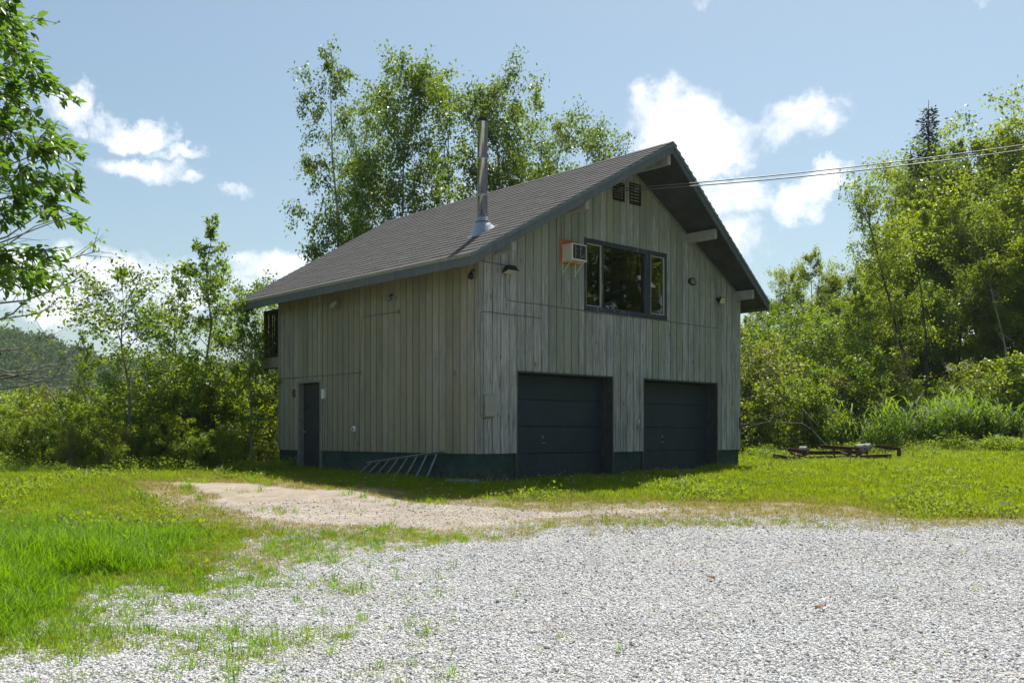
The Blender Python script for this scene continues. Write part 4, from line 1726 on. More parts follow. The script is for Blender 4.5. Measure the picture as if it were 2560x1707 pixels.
proto('birch_a', 'birch_tree', 'leaf_birch', 'bark_birch', seed=11, H=15.5, R=2.5, base=.22, nlimb=40, leaves=17500, lsize=.135, asc=.85, droop=.75, profile='tall', rtrunk=.13, stems=2, twigs=7, clump=.36)
proto('birch_b', 'birch_tree', 'leaf_birch', 'bark_birch', seed=12, H=15.5, R=2.3, base=.2, nlimb=40, leaves=21000, lsize=.14, asc=.8, droop=.5, profile='tall', rtrunk=.14, stems=1, twigs=8, clump=.4)
proto('birch_c', 'birch_tree', 'leaf_birch', 'bark_birch', seed=16, H=14.0, R=2.3, base=.25, nlimb=34, leaves=10500, lsize=.13, asc=.85, droop=.5, profile='tall', rtrunk=.11, stems=2, twigs=7, clump=.4)
proto('birch_d', 'birch_tree', 'leaf_birch', 'bark_birch', seed=17, H=14.0, R=2.6, base=.25, nlimb=36, leaves=13000, lsize=.135, asc=.8, droop=.55, profile='oval', rtrunk=.12, stems=3, twigs=7, clump=.42)
proto('poplar', 'poplar_sapling', 'leaf_left', 'bark_grey', seed=21, H=6.5, R=1.25, base=.16, nlimb=34, leaves=5200, lsize=.095, asc=.7, droop=.25, profile='cone', rtrunk=.055, twigs=6, clump=.36)
proto('sapling', 'young_tree', 'leaf_left', 'bark_grey', seed=22, H=5.5, R=1.6, base=.18, nlimb=32, leaves=6500, lsize=.10, asc=.75, droop=.3, profile='oval', rtrunk=.06, twigs=6, clump=.4)
proto('bush_a', 'leafy_shrub', 'leaf_left', 'bark_dark', seed=31, H=3.0, R=1.35, base=.03, nlimb=30, leaves=5600, lsize=.095, asc=.6, droop=.2, profile='bush', rtrunk=.03, stems=4, twigs=6, clump=.42)
proto('bush_b', 'leafy_shrub', 'leaf_wood', 'bark_dark', seed=32, H=3.0, R=1.4, base=.03, nlimb=34, leaves=5600, lsize=.09, asc=.7, droop=.3, profile='bush', rtrunk=.03, stems=5, twigs=6, clump=.42)
proto('bush_olive', 'leafy_shrub', 'leaf_olive', 'bark_grey', seed=33, H=3.0, R=1.4, base=.05, nlimb=30, leaves=4600, lsize=.08, asc=.7, droop=.3, profile='bush', rtrunk=.03, stems=5, twigs=6, clump=.42)
proto('wood_a', 'woodland_tree', 'leaf_wood', 'bark_dark', seed=41, H=12.0, R=2.9, base=.14, nlimb=44, leaves=17000, lsize=.18, asc=.7, droop=.35, profile='oval', rtrunk=.13, twigs=8, clump=.4)
proto('wood_b', 'woodland_tree', 'leaf_wood', 'bark_grey', seed=42, H=12.0, R=2.4, base=.16, nlimb=42, leaves=16000, lsize=.17, asc=.8, droop=.5, profile='tall', rtrunk=.12, stems=2, twigs=8, clump=.4)
proto('wood_c', 'woodland_tree', 'leaf_birch', 'bark_dark', seed=43, H=12.0, R=3.1, base=.2, nlimb=40, leaves=15500, lsize=.18, asc=.6, droop=.3, profile='oval', rtrunk=.14, twigs=8, clump=.4)
proto('lean', 'leaning_tree', 'leaf_wood', 'bark_dark', seed=44, H=12.5, R=1.7, base=.30, nlimb=34, leaves=9500, lsize=.13, asc=.85, droop=.4, profile='tall', rtrunk=.13, lean=(-3.2, 0), twigs=6, clump=.4)
spruce_proto('spruce', 12.0, 2.0, 51)
spruce_proto('spruce_b', 9.0, 1.9, 52)
spruce_proto('spruce_near', 7.6, 1.7, 53, 44, 26000, .2, .42, .60)

# birches standing behind the house
G = 'birches rising behind the roof'
place('birch_a', 768, 37, 116, 'tall airy birch left of the group behind the roof, with drooping twigs', G, 2.5, wide=.8)
place('birch_b', 935, 36, 128, 'dense dark birch behind the roof, second from the left', G, 1.2, wide=.9)
place('birch_c', 1010, 39.5, 180, 'lower birch behind the dense one, just left of the flue pipe', G, 2.9)
place('birch_b', 1140, 38.5, 158, 'birch rising directly behind the steel flue pipe', G, 4.3, wide=.9)
place('birch_c', 1300, 38, 254, 'small thin birch between the flue pipe and the roof peak', G, .8, wide=.95)
place('birch_c', 1385, 39, 286, 'short birch nearest the roof peak', G, 2.4, wide=.9)
place('birch_d', 1215, 41, 232, 'sparse birch just right of the flue pipe', G, 3.6)
place('birch_c', 850, 40, 225, 'thin birch filling the gap between the two tallest birches', G, 1.0, wide=.7)
# saplings and shrubs behind the yard on the left
G = 'saplings left of the house'
place('poplar', 487, 27, 500, 'slender poplar sapling, the tallest left of the house', G, 1.3)
place('sapling', 305, 26, 606, 'broad round young tree left of the slender poplar', G, 2.0, wide=1.15)
place('sapling', 590, 29, 640, 'young tree half hidden behind the eave of the house', G, .7)
place('poplar', 420, 29, 620, 'thin sapling between the round tree and the slender poplar', G, .2)
place('sapling', 628, 30.5, 690, 'bright young tree just beyond the balcony at the far corner of the house', G, 4.0)
place('poplar', 190, 28, 760, 'low slim sapling at the left below the hill line', G, 4.4)
place('poplar', 560, 25.5, 690, 'slim sapling leaning towards the balcony', G, 3.4)
G = 'shrubs along the back of the yard'
ORD = 'first second third fourth fifth sixth seventh eighth ninth tenth eleventh twelfth thirteenth fourteenth fifteenth sixteenth seventeenth eighteenth nineteenth twentieth'.split()
LOOK = {'bush_a': 'bright green', 'bush_b': 'yellow green', 'bush_olive': 'olive', 'wood_a': 'broad crowned', 'wood_b': 'slender loose', 'wood_c': 'round dark'}
rs = random.Random(77)
k = 0
names = ['bush_a', 'bush_b', 'bush_a', 'bush_b', 'bush_a', 'bush_olive', 'bush_b']
for row, (d0, y0, y1, step, xmax) in enumerate(((24.2, 945, 1020, 48, 560), (26.2, 885, 960, 52, 580), (28.6, 850, 935, 60, 640))):
    spots = []
    x = -70 + row * 20
    while x < xmax:
        yt = rs.uniform(y0, y1)
        if x < 230 and row > 0:
            yt += 25
        if x > 380 and row > 0:
            yt -= 40
        spots.append((x, d0 + rs.uniform(-.5, .7), yt, rs.uniform(.9, 1.25)))
        x += step * rs.uniform(.8, 1.25)
    for i, (x, d, yt, wd) in enumerate(reversed(spots)):
        nm = names[k % 7]
        place(nm, x, d, yt, '%s shrub, %s from the house in the %s row of the left thicket' % (LOOK[nm], ORD[i], ('front', 'middle', 'back')[row]), G, None, None, 'shrub', wd)
        k += 1
place('bush_olive', 160, 24, 980, 'yellowish shrub at the lower left of the thicket', None, None, None, 'shrub')

# the wood on the right
G = 'trees of the wood on the right'
wood = [('wood_c', 1775, 66, 650), ('wood_a', 1835, 63, 596), ('wood_b', 1868, 60, 575), ('wood_a', 1905, 62, 610), ('wood_c', 1945, 56, 640), ('wood_b', 1985, 54, 625), ('wood_a', 2015, 50, 575),
        ('wood_c', 2095, 57, 338), ('wood_b', 2120, 52, 430), ('wood_a', 2180, 57, 300), ('wood_c', 2232, 55, 268), ('wood_b', 2285, 52, 330), ('wood_a', 2350, 48, 232), ('wood_b', 2410, 50, 190),
        ('wood_c', 2460, 47, 260), ('wood_b', 2150, 46, 445), ('wood_a', 2225, 45, 420), ('wood_c', 2300, 43.5, 440), ('wood_b', 2370, 43, 380), ('wood_a', 2085, 46.5, 560),
        ('wood_b', 1720, 62, 720), ('wood_b', 1760, 52, 760), ('wood_a', 1815, 49, 740), ('wood_b', 1870, 47, 700), ('wood_c', 1930, 46, 690), ('wood_a', 1990, 44.5, 650), ('wood_b', 2050, 43.5, 660), ('wood_c', 2180, 42.5, 600), ('wood_b', 2270, 42, 590), ('wood_a', 2345, 41, 560),
        ('wood_a', 2150, 62, 330), ('wood_b', 2040, 66, 500), ('wood_a', 2440, 42, 450)]
for row, lo, hi in (('back', 53, 99), ('middle', 45.5, 53), ('front', 0, 45.5)):
    for i, (key, px, d, yt) in enumerate(sorted([t for t in wood if lo <= t[2] < hi], key=lambda t: t[1])):
        place(key, px, d, yt, '%s tree, %s from the house in the %s row of the right wood' % (LOOK[key], ORD[i], row), G)
place('lean', 2120, 40, 366, 'slender dark trunked tree leaning left out of the wood', None, 0.0)
place('spruce', 2133, 58, 230, 'dark pointed spruce standing above the wood', None)
place('spruce_b', 2440, 42, 620, 'dark low spruce at the right edge of the wood', None)
G = 'shrubs at the foot of the wood'
i_ = 0
for i in range(30):
    px = 1690 + i * 26 + rs.uniform(-12, 12)
    d = rs.uniform(35.5, 40.5) if px > 1900 else rs.uniform(33, 40)
    if 2090 < px < 2250 and i % 3:
        continue
    nm = ['bush_b', 'bush_olive', 'bush_a', 'bush_b'][i % 4]
    yt = rs.uniform(800, 905) if px > 1780 else rs.uniform(760, 860)
    side_ = 'left of the hollow' if px < 2090 else ('before the hollow' if px < 2250 else 'right of the hollow')
    ref_ = ORD[i_ % 20] if i_ < 20 else 'twenty ' + ORD[i_ - 20]
    place(nm, px, d, yt, '%s shrub below the right wood, %s from the house, %s' % (LOOK[nm], ref_, side_), G, None, None, 'shrub', rs.uniform(.9, 1.3))
    i_ += 1
place('sapling', 1735, 38, 735, 'bright young tree just clear of the right end of the house', None, .4, 'young_tree', 'tree', 1.2)
place('sapling', 1800, 41, 690, 'bright young tree second from the right end of the house', None, 2.1, 'young_tree', 'tree', 1.2)
place('sapling', 1880, 40, 720, 'bright young tree left of the leaning trunk before the wood', None, 3.3, 'young_tree', 'tree', 1.3)
place('poplar', 1960, 39.5, 640, 'slim bright sapling left of the leaning trunk', None, 3.3)
G = 'trees on the bank beside the yard'
for i, (x, y, s) in enumerate(((27, 10, .9), (29, 15, 1.0), (26.5, 19.5, .85), (30, 23, 1.05), (27.5, 27.5, .9), (33, 18, 1.15), (34, 26, 1.2), (33, 11, 1.1), (36, 21.5, 1.3), (31, 31, 1.1), (30, 6, 1.0))):
    stand(['wood_a', 'wood_b', 'wood_c'][i % 3], x, y, s, 'tree on the bank right of the yard, mirrored in the picture window', G, i * 1.3)

# ------------------------------------------------------------------ geometry-node scatters (uncountable cover only)
def scatter(name, pts, rot, scl, sources, label):
    me = bpy.data.meshes.new(name)
    n = len(pts)
    me.vertices.add(n)
    me.vertices.foreach_set('co', np.asarray(pts, np.float32).ravel())
    a = me.attributes.new('rot', 'FLOAT_VECTOR', 'POINT')
    a.data.foreach_set('vector', np.asarray(rot, np.float32).ravel())
    a = me.attributes.new('scl', 'FLOAT_VECTOR', 'POINT')
    s = np.asarray(scl, np.float32)
    if s.ndim == 1:
        s = np.repeat(s[:, None], 3, 1)
    a.data.foreach_set('vector', s.ravel())
    r = np.random.default_rng(n)
    a = me.attributes.new('pick', 'INT', 'POINT')
    a.data.foreach_set('value', r.integers(0, len(sources), n).astype(np.int32))
    o = link(name, me)
    tag(o, label, kind='stuff')
    ng = bpy.data.node_groups.new(name + '_nodes', 'GeometryNodeTree')
    ng.interface.new_socket('Geometry', in_out='INPUT', socket_type='NodeSocketGeometry')
    ng.interface.new_socket('Geometry', in_out='OUTPUT', socket_type='NodeSocketGeometry')
    gi, go = ng.nodes.new('NodeGroupInput'), ng.nodes.new('NodeGroupOutput')
    iop = ng.nodes.new('GeometryNodeInstanceOnPoints')
    g2i = ng.nodes.new('GeometryNodeGeometryToInstance')
    for so in sources[::-1]:
        oi = ng.nodes.new('GeometryNodeObjectInfo')
        oi.inputs['Object'].default_value = so
        oi.inputs['As Instance'].default_value = False
        g2 = ng.nodes.new('GeometryNodeGeometryToInstance')
        ng.links.new(oi.outputs['Geometry'], g2.inputs[0])
        ng.links.new(g2.outputs[0], g2i.inputs[0]) if False else None
        so['_g'] = 1
        ng.nodes[-1].label = so.name
        scatter_join.append(g2.outputs[0])
    jn = ng.nodes.new('GeometryNodeJoinGeometry')
    for s_ in scatter_join:
        ng.links.new(s_, jn.inputs[0])
    scatter_join.clear()
    def named(attr, typ):
        nn = ng.nodes.new('GeometryNodeInputNamedAttribute')
        nn.data_type = typ
        nn.inputs['Name'].default_value = attr
        return nn.outputs['Attribute']
    ng.links.new(gi.outputs[0], iop.inputs['Points'])
    ng.links.new(jn.outputs[0], iop.inputs['Instance'])
    iop.inputs['Pick Instance'].default_value = True
    ng.links.new(named('pick', 'INT'), iop.inputs['Instance Index'])
    e2r = ng.nodes.new('FunctionNodeEulerToRotation')
    ng.links.new(named('rot', 'FLOAT_VECTOR'), e2r.inputs[0])
    ng.links.new(e2r.outputs[0], iop.inputs['Rotation'])
    ng.links.new(named('scl', 'FLOAT_VECTOR'), iop.inputs['Scale'])
    ng.links.new(iop.outputs[0], go.inputs[0])
    md = o.modifiers.new('scatter', 'NODES')
    md.node_group = ng
    return o
scatter_join = []

def src(name, me):
    """a source shape for a scatter, kept out of the scene itself"""
    return bpy.data.objects.new(name, me)

def tuft(name, seed, n, h, spread, width, mat, bend=.5, seg=2):
    r = np.random.default_rng(seed)
    V, Q, T = [], [], []
    for i in range(n):
        a = r.random() * 6.283
        rad = spread * math.sqrt(r.random())
        p = np.array([math.cos(a) * rad, math.sin(a) * rad, -.01])
        d = np.array([math.cos(a + r.normal() * .8), math.sin(a + r.normal() * .8), 0])
        L_ = h * r.uniform(.5, 1.15)
        bd = bend * r.uniform(.3, 1.3)
        sd = np.array([-d[1], d[0], 0]) * width * r.uniform(.6, 1.2) / 2
        t = r.random()
        prev = None
        for k in range(seg + 1):
            f = k / seg
            c = p + np.array([0, 0, L_ * (f - .25 * bd * f * f)]) + d * L_ * bd * f * f * .8
            w = sd * (1 - f ** 1.6 * .92)
            cur = (len(V), len(V) + 1)
            V += [c - w, c + w]
            if prev:
                Q.append((prev[0], prev[1], cur[1], cur[0]))
                T.append(t)
            prev = cur
    return src(name, np_mesh(name, V, Q, M[mat], T))

def stone_src(name, seed, mat):
    r = np.random.default_rng(seed)
    b = MB()
    ph = (1 + 5 ** .5) / 2
    V = np.array([(-1, ph, 0), (1, ph, 0), (-1, -ph, 0), (1, -ph, 0), (0, -1, ph), (0, 1, ph), (0, -1, -ph), (0, 1, -ph), (ph, 0, -1), (ph, 0, 1), (-ph, 0, -1), (-ph, 0, 1)], float)
    V /= np.linalg.norm(V[0])
    V *= (1 + r.normal(size=(12, 1)) * .16) * np.array([1.0, .75, .6])
    Fc = [(0, 11, 5), (0, 5, 1), (0, 1, 7), (0, 7, 10), (0, 10, 11), (1, 5, 9), (5, 11, 4), (11, 10, 2), (10, 7, 6), (7, 1, 8), (3, 9, 4), (3, 4, 2), (3, 2, 6), (3, 6, 8), (3, 8, 9), (4, 9, 5), (2, 4, 11), (6, 2, 10), (8, 6, 7), (9, 8, 1)]
    b.add(V, Fc)
    return src(name, b.mesh(name, mat))

def stone_mat():
    m = Mat('crushed_stone')
    c = m.ramp(m.rnd(), [(0, (.08, .08, .085)), (.14, (.40, .40, .405)), (.55, (.62, .62, .61)), (.85, (.74, .73, .715)), (1, (.62, .55, .46))])
    c = m.mix(m.maprange(m.noise(m.pos((.5, 1.3, 1)), .8, 5, .65), .45, .72, 0, .45), c, (.42, .385, .34))       # dusty, driven-over bands
    return m.done(m.bsdf(c, .85, 0, .3))

rg = np.random.default_rng(2024)
def fbm(P, seed, sc):
    """cheap smooth noise in -1..1"""
    r = np.random.default_rng(seed)
    v = np.zeros(len(P))
    amp = 1.0
    for o in range(4):
        for k in range(3):
            d = r.normal(size=2)
            d /= np.linalg.norm(d)
            v += amp / 3 * np.sin((P @ d) * sc * 2 ** o * r.uniform(.7, 1.4) + r.random() * 6.28)
        amp *= .6
    return v / 1.6

def candidates(n, y0, y1, power, margin=.26):
    n = int(n * 1.5)
    """points in the view wedge, density falling with distance ** power"""
    u = rg.random(n)
    e = 2 - power
    y = (y0 ** e + u * (y1 ** e - y0 ** e)) ** (1 / e) if abs(e) > 1e-6 else y0 * (y1 / y0) ** u
    x = (rg.random(n) * 2 - 1) * ((.5246 + margin) * y + 1.2)
    return np.column_stack([x, y])

def house_clear(P, pad=.1):
    lx = (P - NEAR) @ U2
    ly = (P - NEAR) @ V2
    return ~((lx > -pad) & (lx < W + pad) & (ly > -pad) & (ly < D + pad))

def gravel_stones():
    P = candidates(165000, 5.4, 17, 2.02)
    w = fbm(P, 3, 2.2)
    sd = sdist(GRAVEL, P) + w * .28
    st = sdist(STRIP, P) + w * .2
    di = sdist(DIRT, P)
    keep = ((sd > 0) & (rg.random(len(P)) < np.clip(1.05 + .35 * fbm(P, 91, .9), .35, 1))) | ((di > -.1) & (rg.random(len(P)) < .42))
    keep &= (rg.random(len(P)) < np.where(st > 0, .45, 1.0))
    P = P[keep]
    n = len(P)
    sz = (.0038 + .0075 * rg.random(n) ** 1.5) * (1 + .6 * (rg.random(n) < .03)) * np.clip(.8 + P[:, 1] * .035, 1, 1.5)
    z = ground_z(P[:, 0], P[:, 1]) + sz * .25
    mt = stone_mat()
    scatter('gravel', np.column_stack([P, z]), rg.uniform(0, 6.28, (n, 3)) * np.array([.12, .12, 1]), sz * 1.35, [stone_src('stone_shape', s, mt) for s in range(5)],
            'loose pale grey crushed stone covering the yard')
gravel_stones()

def grass_all():
    short = [tuft('short_tuft', s, 20, .095, .10, .0075, 'grass', .8) for s in (1, 2, 3, 4)]
    mid = [tuft('lush_tuft', s, 18, .24, .08, .0085, 'grass_tall', .9, 3) for s in (4, 5, 6)]
    tall = [tuft('tall_tuft', s, 18, .42, .09, .010, 'grass_tall', .8, 3) for s in (7, 8, 9)]
    dry = [tuft('dry_tuft', s, 14, .07, .07, .006, 'grass_dry', 1.0) for s in (10, 11)]
    P = candidates(190000, 5.6, 36, 1.25)
    P = P[house_clear(P, .03)]
    w = fbm(P, 8, 1.7)
    g = sdist(GRAVEL, P)
    d = sdist(DIRT, P)
    st = sdist(STRIP, P)
    leftside = P[:, 0] < -1.2 - .0 * P[:, 1]
    # how far into the grass: positive = grass
    gdepth = np.minimum(-g, -d - .42) + w * .45
    y = P[:, 1]
    lx = (P - NEAR) @ U2
    ly = (P - NEAR) @ V2
    hf = np.where(leftside, smooth(17.5, 8.5, y) * smooth(-.1, 1.5, gdepth), 0) * np.clip(.75 + .5 * w, .2, 1.3)
    lush = leftside & (y < 21) & (P[:, 0] < -2.0)
    isgrass = rg.random(len(P)) < np.where(leftside, smooth(-.55, .75, gdepth), smooth(-.22, .9, gdepth))
    z = ground_z(P[:, 0], P[:, 1])
    r = rg.random(len(P))
    def put(nm, mask, srcs, scale, lab, lo=.7, hi=1.3):
        q = P[mask]
        n = len(q)
        print(nm, n)
        rot = np.column_stack([rg.normal(size=n) * .12, rg.normal(size=n) * .12, rg.uniform(0, 6.28, n)])
        s = rg.uniform(lo, hi, n) * (scale[mask] if hasattr(scale, '__len__') else scale)
        scatter(nm, np.column_stack([q, z[mask]]), rot, s, srcs, lab)
    far = np.clip(y / 14, .8, 2.0)
    vis = (y < 27.5) | (P[:, 0] > 3)
    jx, jy = P[:, 0] - 9.8, P[:, 1] - 29.2
    thin = np.where((np.abs(jx) < 2.3) & (jy > -3.2) & (jy < 1.5), .3, 1.0)
    clumpy = np.clip(1 + .55 * fbm(P, 44, 5.0), .35, 1.7)
    m_short = isgrass & (y < 33.5) & vis & (r < .85 + .2 * w) & (rg.random(len(P)) < thin)
    put('mown_grass', m_short, short, .62 * far * clumpy * np.where(thin < 1, .6, 1.0) * (1 + .35 * (np.abs(lx + .6) < .7) * (ly > 0)), 'short green grass round the house and along the yard', .5, 1.5)
    m_mid = lush & isgrass & (r < .16 + .5 * hf)
    put('lush_grass', m_mid, mid, (.36 + 1.0 * hf) * clumpy, 'lush bright green grass at the left of the yard', .6, 1.35)
    m_tall = lush & (hf > .38) & (r > .70 - .25 * (P[:, 0] < -.40 * y)) & (r < .92)
    put('tall_grass', m_tall, tall, .34 + .85 * hf, 'taller grass clumps at the left edge of the yard', .6, 1.25)
    # sparse tufts that invade the gravel and the dirt
    w2 = fbm(P, 21, 2.6)
    edge = (gdepth > -2.2) & (gdepth <= 0)
    inv = (edge & (w2 > .22) & (r < np.where(leftside, .38, .09) * smooth(-2.2, -.1, gdepth)))
    inv |= (st > -.05) & (r < .34) & (w2 > -.25)
    inv |= (g > 0) & leftside & (P[:, 0] < -.6 - .2 * (y - 6)) & (w2 > .22) & (r < .16)
    inv |= (g > 0) & (P[:, 0] < -.06 * y) & (r < .022)
    inv |= (g > 0) & (P[:, 0] < -.20 * y) & (r < .13) & (fbm(P, 23, 3.2) > .3)
    inv |= (g > 0) & (r < .004) & (w2 > .3)
    inv |= (d > 0) & (w2 > .45) & (r < .06)
    put('gravel_weeds', inv, short + mid[:1], .75 * np.clip(y / 14, .85, 1.5), 'sparse grass tufts growing through the gravel and dirt', .5, 1.2)
    m_dry = ((gdepth > -.9) & (gdepth < .8) & (r > .6) & (y > 10)) | ((d > -1.2) & (d < .3) & (r > .80) & (P[:, 0] > 1)) | ((g > -2.0 - .8 * w) & (g < .1) & (r > .50) & (P[:, 0] > 2.5))
    put('dry_grass', m_dry, dry, .9 * far, 'yellowed thin grass along the edge of the dirt')
    # flowers
    q = candidates(6000, 8, 22, 1.2)
    qw = fbm(q, 33, 1.1)
    qg = np.minimum(-sdist(GRAVEL, q), -sdist(DIRT, q))
    sel = (q[:, 0] < -3.0) & (qg > .6) & (qw > .25) & (rg.random(len(q)) < .22)
    q = q[sel]
    b = MB()
    for k in range(5):
        a = k * 1.2566
        c, s = math.cos(a), math.sin(a)
        b.add([(0, 0, 0), (.010 * c - .006 * s, .010 * s + .006 * c, .004), (.017 * c, .017 * s, .006), (.010 * c + .006 * s, .010 * s - .006 * c, .004)], [(0, 1, 2, 3)])
    fl = src('flower_shape', b.mesh('flower_shape', M['petal']))
    n = len(q)
    scatter('wildflowers', np.column_stack([q, ground_z(q[:, 0], q[:, 1]) + rg.uniform(.16, .34, n)]), rg.normal(size=(n, 3)) * .5, rg.uniform(.8, 1.5, n), [fl], 'small yellow wildflowers dotted through the left grass')
    q = candidates(9000, 15, 28, 1.2)
    lx_, ly_ = (q - NEAR) @ U2, (q - NEAR) @ V2
    sel = house_clear(q, .1) & (((lx_ > -2.2) & (lx_ < 0)) | ((ly_ > -2) & (ly_ < 0) & (lx_ > 0))) & (ly_ < 12) & (rg.random(len(q)) < .22)
    q = q[sel]
    b = MB()
    b.lathe([(.003, 0), (.010, .004), (.011, .012), (.004, .018)], 6)
    cl = src('clover_shape', b.mesh('clover_shape', M['petal_white']))
    n = len(q)
    scatter('clover', np.column_stack([q, ground_z(q[:, 0], q[:, 1]) + rg.uniform(.06, .12, n)]), rg.normal(size=(n, 3)) * .3, rg.uniform(.8, 1.4, n), [cl], 'white clover heads in the shaded grass by the house')
grass_all()

def weeds():
    """leafy weeds and reeds in front of the wood, plants along the thicket"""
    def weed_src(name, seed, h, n, ls, mat):
        r = np.random.default_rng(seed)
        P = np.column_stack([r.normal(size=(n, 2)) * .16, h * r.random(n) ** .7])
        V, Q = leaf_quads(P, rand_unit(r, n) * .8 + [0, 0, .1], rand_unit(r, n) * .5 + [0, 0, .9], ls * r.uniform(.6, 1.3, n), .5, .1, r)
        return src(name, np_mesh(name, V, Q, M[mat], r.random(n)))
    ws = [weed_src('weed_shape', s, .55, 46, .11, 'weed') for s in (1, 2, 3, 4)]
    def reed_src(name, seed):
        r = np.random.default_rng(seed)
        V, Q, T = [], [], []
        for s in range(5):
            bx, by = r.normal(size=2) * .14
            H = r.uniform(1.2, 2.0)
            tilt = r.normal(size=2) * .10
            for k in range(7):
                f = .25 + .74 * k / 7
                p = np.array([bx + tilt[0] * f * H, by + tilt[1] * f * H, f * H])
                a = r.random() * 6.28
                L_ = r.uniform(.4, .75)
                d = np.array([math.cos(a), math.sin(a), 0])
                sd = np.array([-d[1], d[0], 0]) * .027
                c1 = p + d * L_ * .4 + np.array([0, 0, L_ * .42])
                c2_ = p + d * L_ * .95 + np.array([0, 0, L_ * r.uniform(.25, .6)])
                o = len(V)
                V += [p - sd * .6, p + sd * .6, c1 + sd, c1 - sd, c2_ + sd * .1, c2_ - sd * .1]
                Q += [(o, o + 1, o + 2, o + 3), (o + 3, o + 2, o + 4, o + 5)]
                t = r.random()
                T += [t, t]
            o = len(V)
            sx = np.array([.006, 0, 0])
            top = np.array([bx + tilt[0] * H, by + tilt[1] * H, H])
            V += [np.array([bx, by, 0]) - sx, np.array([bx, by, 0]) + sx, top + sx * .4, top - sx * .4]
            Q.append((o, o + 1, o + 2, o + 3))
            T.append(.5)
        return src(name, np_mesh(name, V, Q, M['reed'], T))
    rsrc = [reed_src('reed_shape', s) for s in (1, 2, 3)]
    n = 1050
    d = rg.uniform(32.6, 38.5, n)
    px = rg.uniform(1880, 2400, n)
    x = (px * 1.0884 - CX) / F_PX * d
    q = np.column_stack([x, d])
    w = fbm(q, 5, 1.0)
    sel = (rg.random(n) < (.25 + .5 * smooth(1900, 2150, px)) * smooth(-.8, .3, w))
    q = q[sel]
    n = len(q)
    scatter('reeds', np.column_stack([q, ground_z(q[:, 0], q[:, 1])]), np.column_stack([rg.normal(size=(n, 2)) * .06, rg.uniform(0, 6.28, n)]), rg.uniform(.4, 1.1, n) * np.clip(.9 + .55 * fbm(q, 73, 1.2), .4, 1.35), rsrc, 'tall green reeds in front of the wood')
    n = 5200
    d = rg.uniform(29.8, 35.5, n)
    px = rg.uniform(1700, 2400, n)
    x = (px * 1.0884 - CX) / F_PX * d
    q = np.column_stack([x, d])
    w = fbm(q, 6, 1.3)
    near = 31.2 + .5 * np.sin(px * .02) - 1.6 * smooth(2150, 2352, px) - .6 * smooth(1900, 1750, px)
    sel = (d > near) & (rg.random(n) < smooth(-.9, .2, w)) & house_clear(q, .5)
    q = q[sel]
    n = len(q)
    scatter('undergrowth', np.column_stack([q, ground_z(q[:, 0], q[:, 1]) - .05]), np.column_stack([rg.normal(size=(n, 2)) * .1, rg.uniform(0, 6.28, n)]), rg.uniform(.35, 1.0, n) * np.clip(.75 + .75 * fbm(q, 71, 1.6), .3, 1.7), ws, 'bright leafy weeds between the mown grass and the wood')
    lw = [weed_src('lawn_weed_shape', s, .10, 16, .075, 'weed') for s in (21, 22, 23)]
    q = candidates(26000, 7, 31, 1.2)
    gd = np.minimum(-sdist(GRAVEL, q), -sdist(DIRT, q) - .2)
    sel = (gd > .1) & house_clear(q, .1) & (rg.random(len(q)) < .75 * smooth(-.1, .6, fbm(q, 75, 1.5))) & ((q[:, 1] < 25) | (q[:, 0] > 3))
    sel &= ~((np.abs(q[:, 0] - 9.8) < 2.3) & (q[:, 1] > 25.8) & (q[:, 1] < 30.7) & (rg.random(len(q)) < .85))
    q = q[sel]
    n = len(q)
    scatter('lawn_weeds', np.column_stack([q, ground_z(q[:, 0], q[:, 1]) + .02]), np.column_stack([rg.normal(size=(n, 2)) * .1, rg.uniform(0, 6.28, n)]), rg.uniform(.5, 1.1, n), lw, 'broad leaved weeds mixed into the lawn grass')
    n = 1500
    d = rg.uniform(22.6, 25.2, n)
    px = rg.uniform(-40, 670, n)
    x = (px * 1.0884 - CX) / F_PX * d
    q = np.column_stack([x, d])
    sel = house_clear(q, .3) & (rg.random(n) < smooth(-.5, .5, fbm(q, 74, 1.4)))
    q = q[sel]
    n = len(q)
    wl = [weed_src('plant_shape', s, .6, 46, .09, 'leaf_left') for s in (11, 12, 13)]
    scatter('thicket_plants', np.column_stack([q, ground_z(q[:, 0], q[:, 1]) - .03]), np.column_stack([rg.normal(size=(n, 2)) * .1, rg.uniform(0, 6.28, n)]), rg.uniform(.25, .8, n) * np.clip(.7 + .9 * fbm(q, 72, 1.9), .2, 1.6), wl, 'low leafy plants along the foot of the left thicket')
    # woods in the valley and on the far hill
    r = np.random.default_rng(61)
    def crown_src(name, seed, n, mat):
        rr = np.random.default_rng(seed)
        cl = rand_unit(rr, 26) * rr.uniform(.45, .9, (26, 1)) * np.array([1, 1, 1.15])
        i = rr.integers(0, 26, n)
        P = cl[i] + rr.normal(size=(n, 3)) * .2
        V, Q = leaf_quads(P, rand_unit(rr, n), rand_unit(rr, n) + [0, 0, .8], rr.uniform(.12, .26, n), .75, .1, rr)
        return src(name, np_mesh(name, V, Q, M[mat], np.clip(rr.random(26)[i] * .6 + rr.random(n) * .4, 0, 1)))
    cs = [crown_src('far_crown_shape', s, 900, m_) for s, m_ in ((1, 'leaf_far'), (2, 'leaf_far'), (3, 'leaf_far'), (4, 'leaf_far'))]
    n = 4200
    ang = rg.uniform(-.60, .10, n)
    rad = np.sqrt(rg.uniform(120 ** 2, 470 ** 2, n))
    q = np.column_stack([np.sin(ang) * rad, np.cos(ang) * rad])
    s = rg.uniform(3.2, 5.6, n)
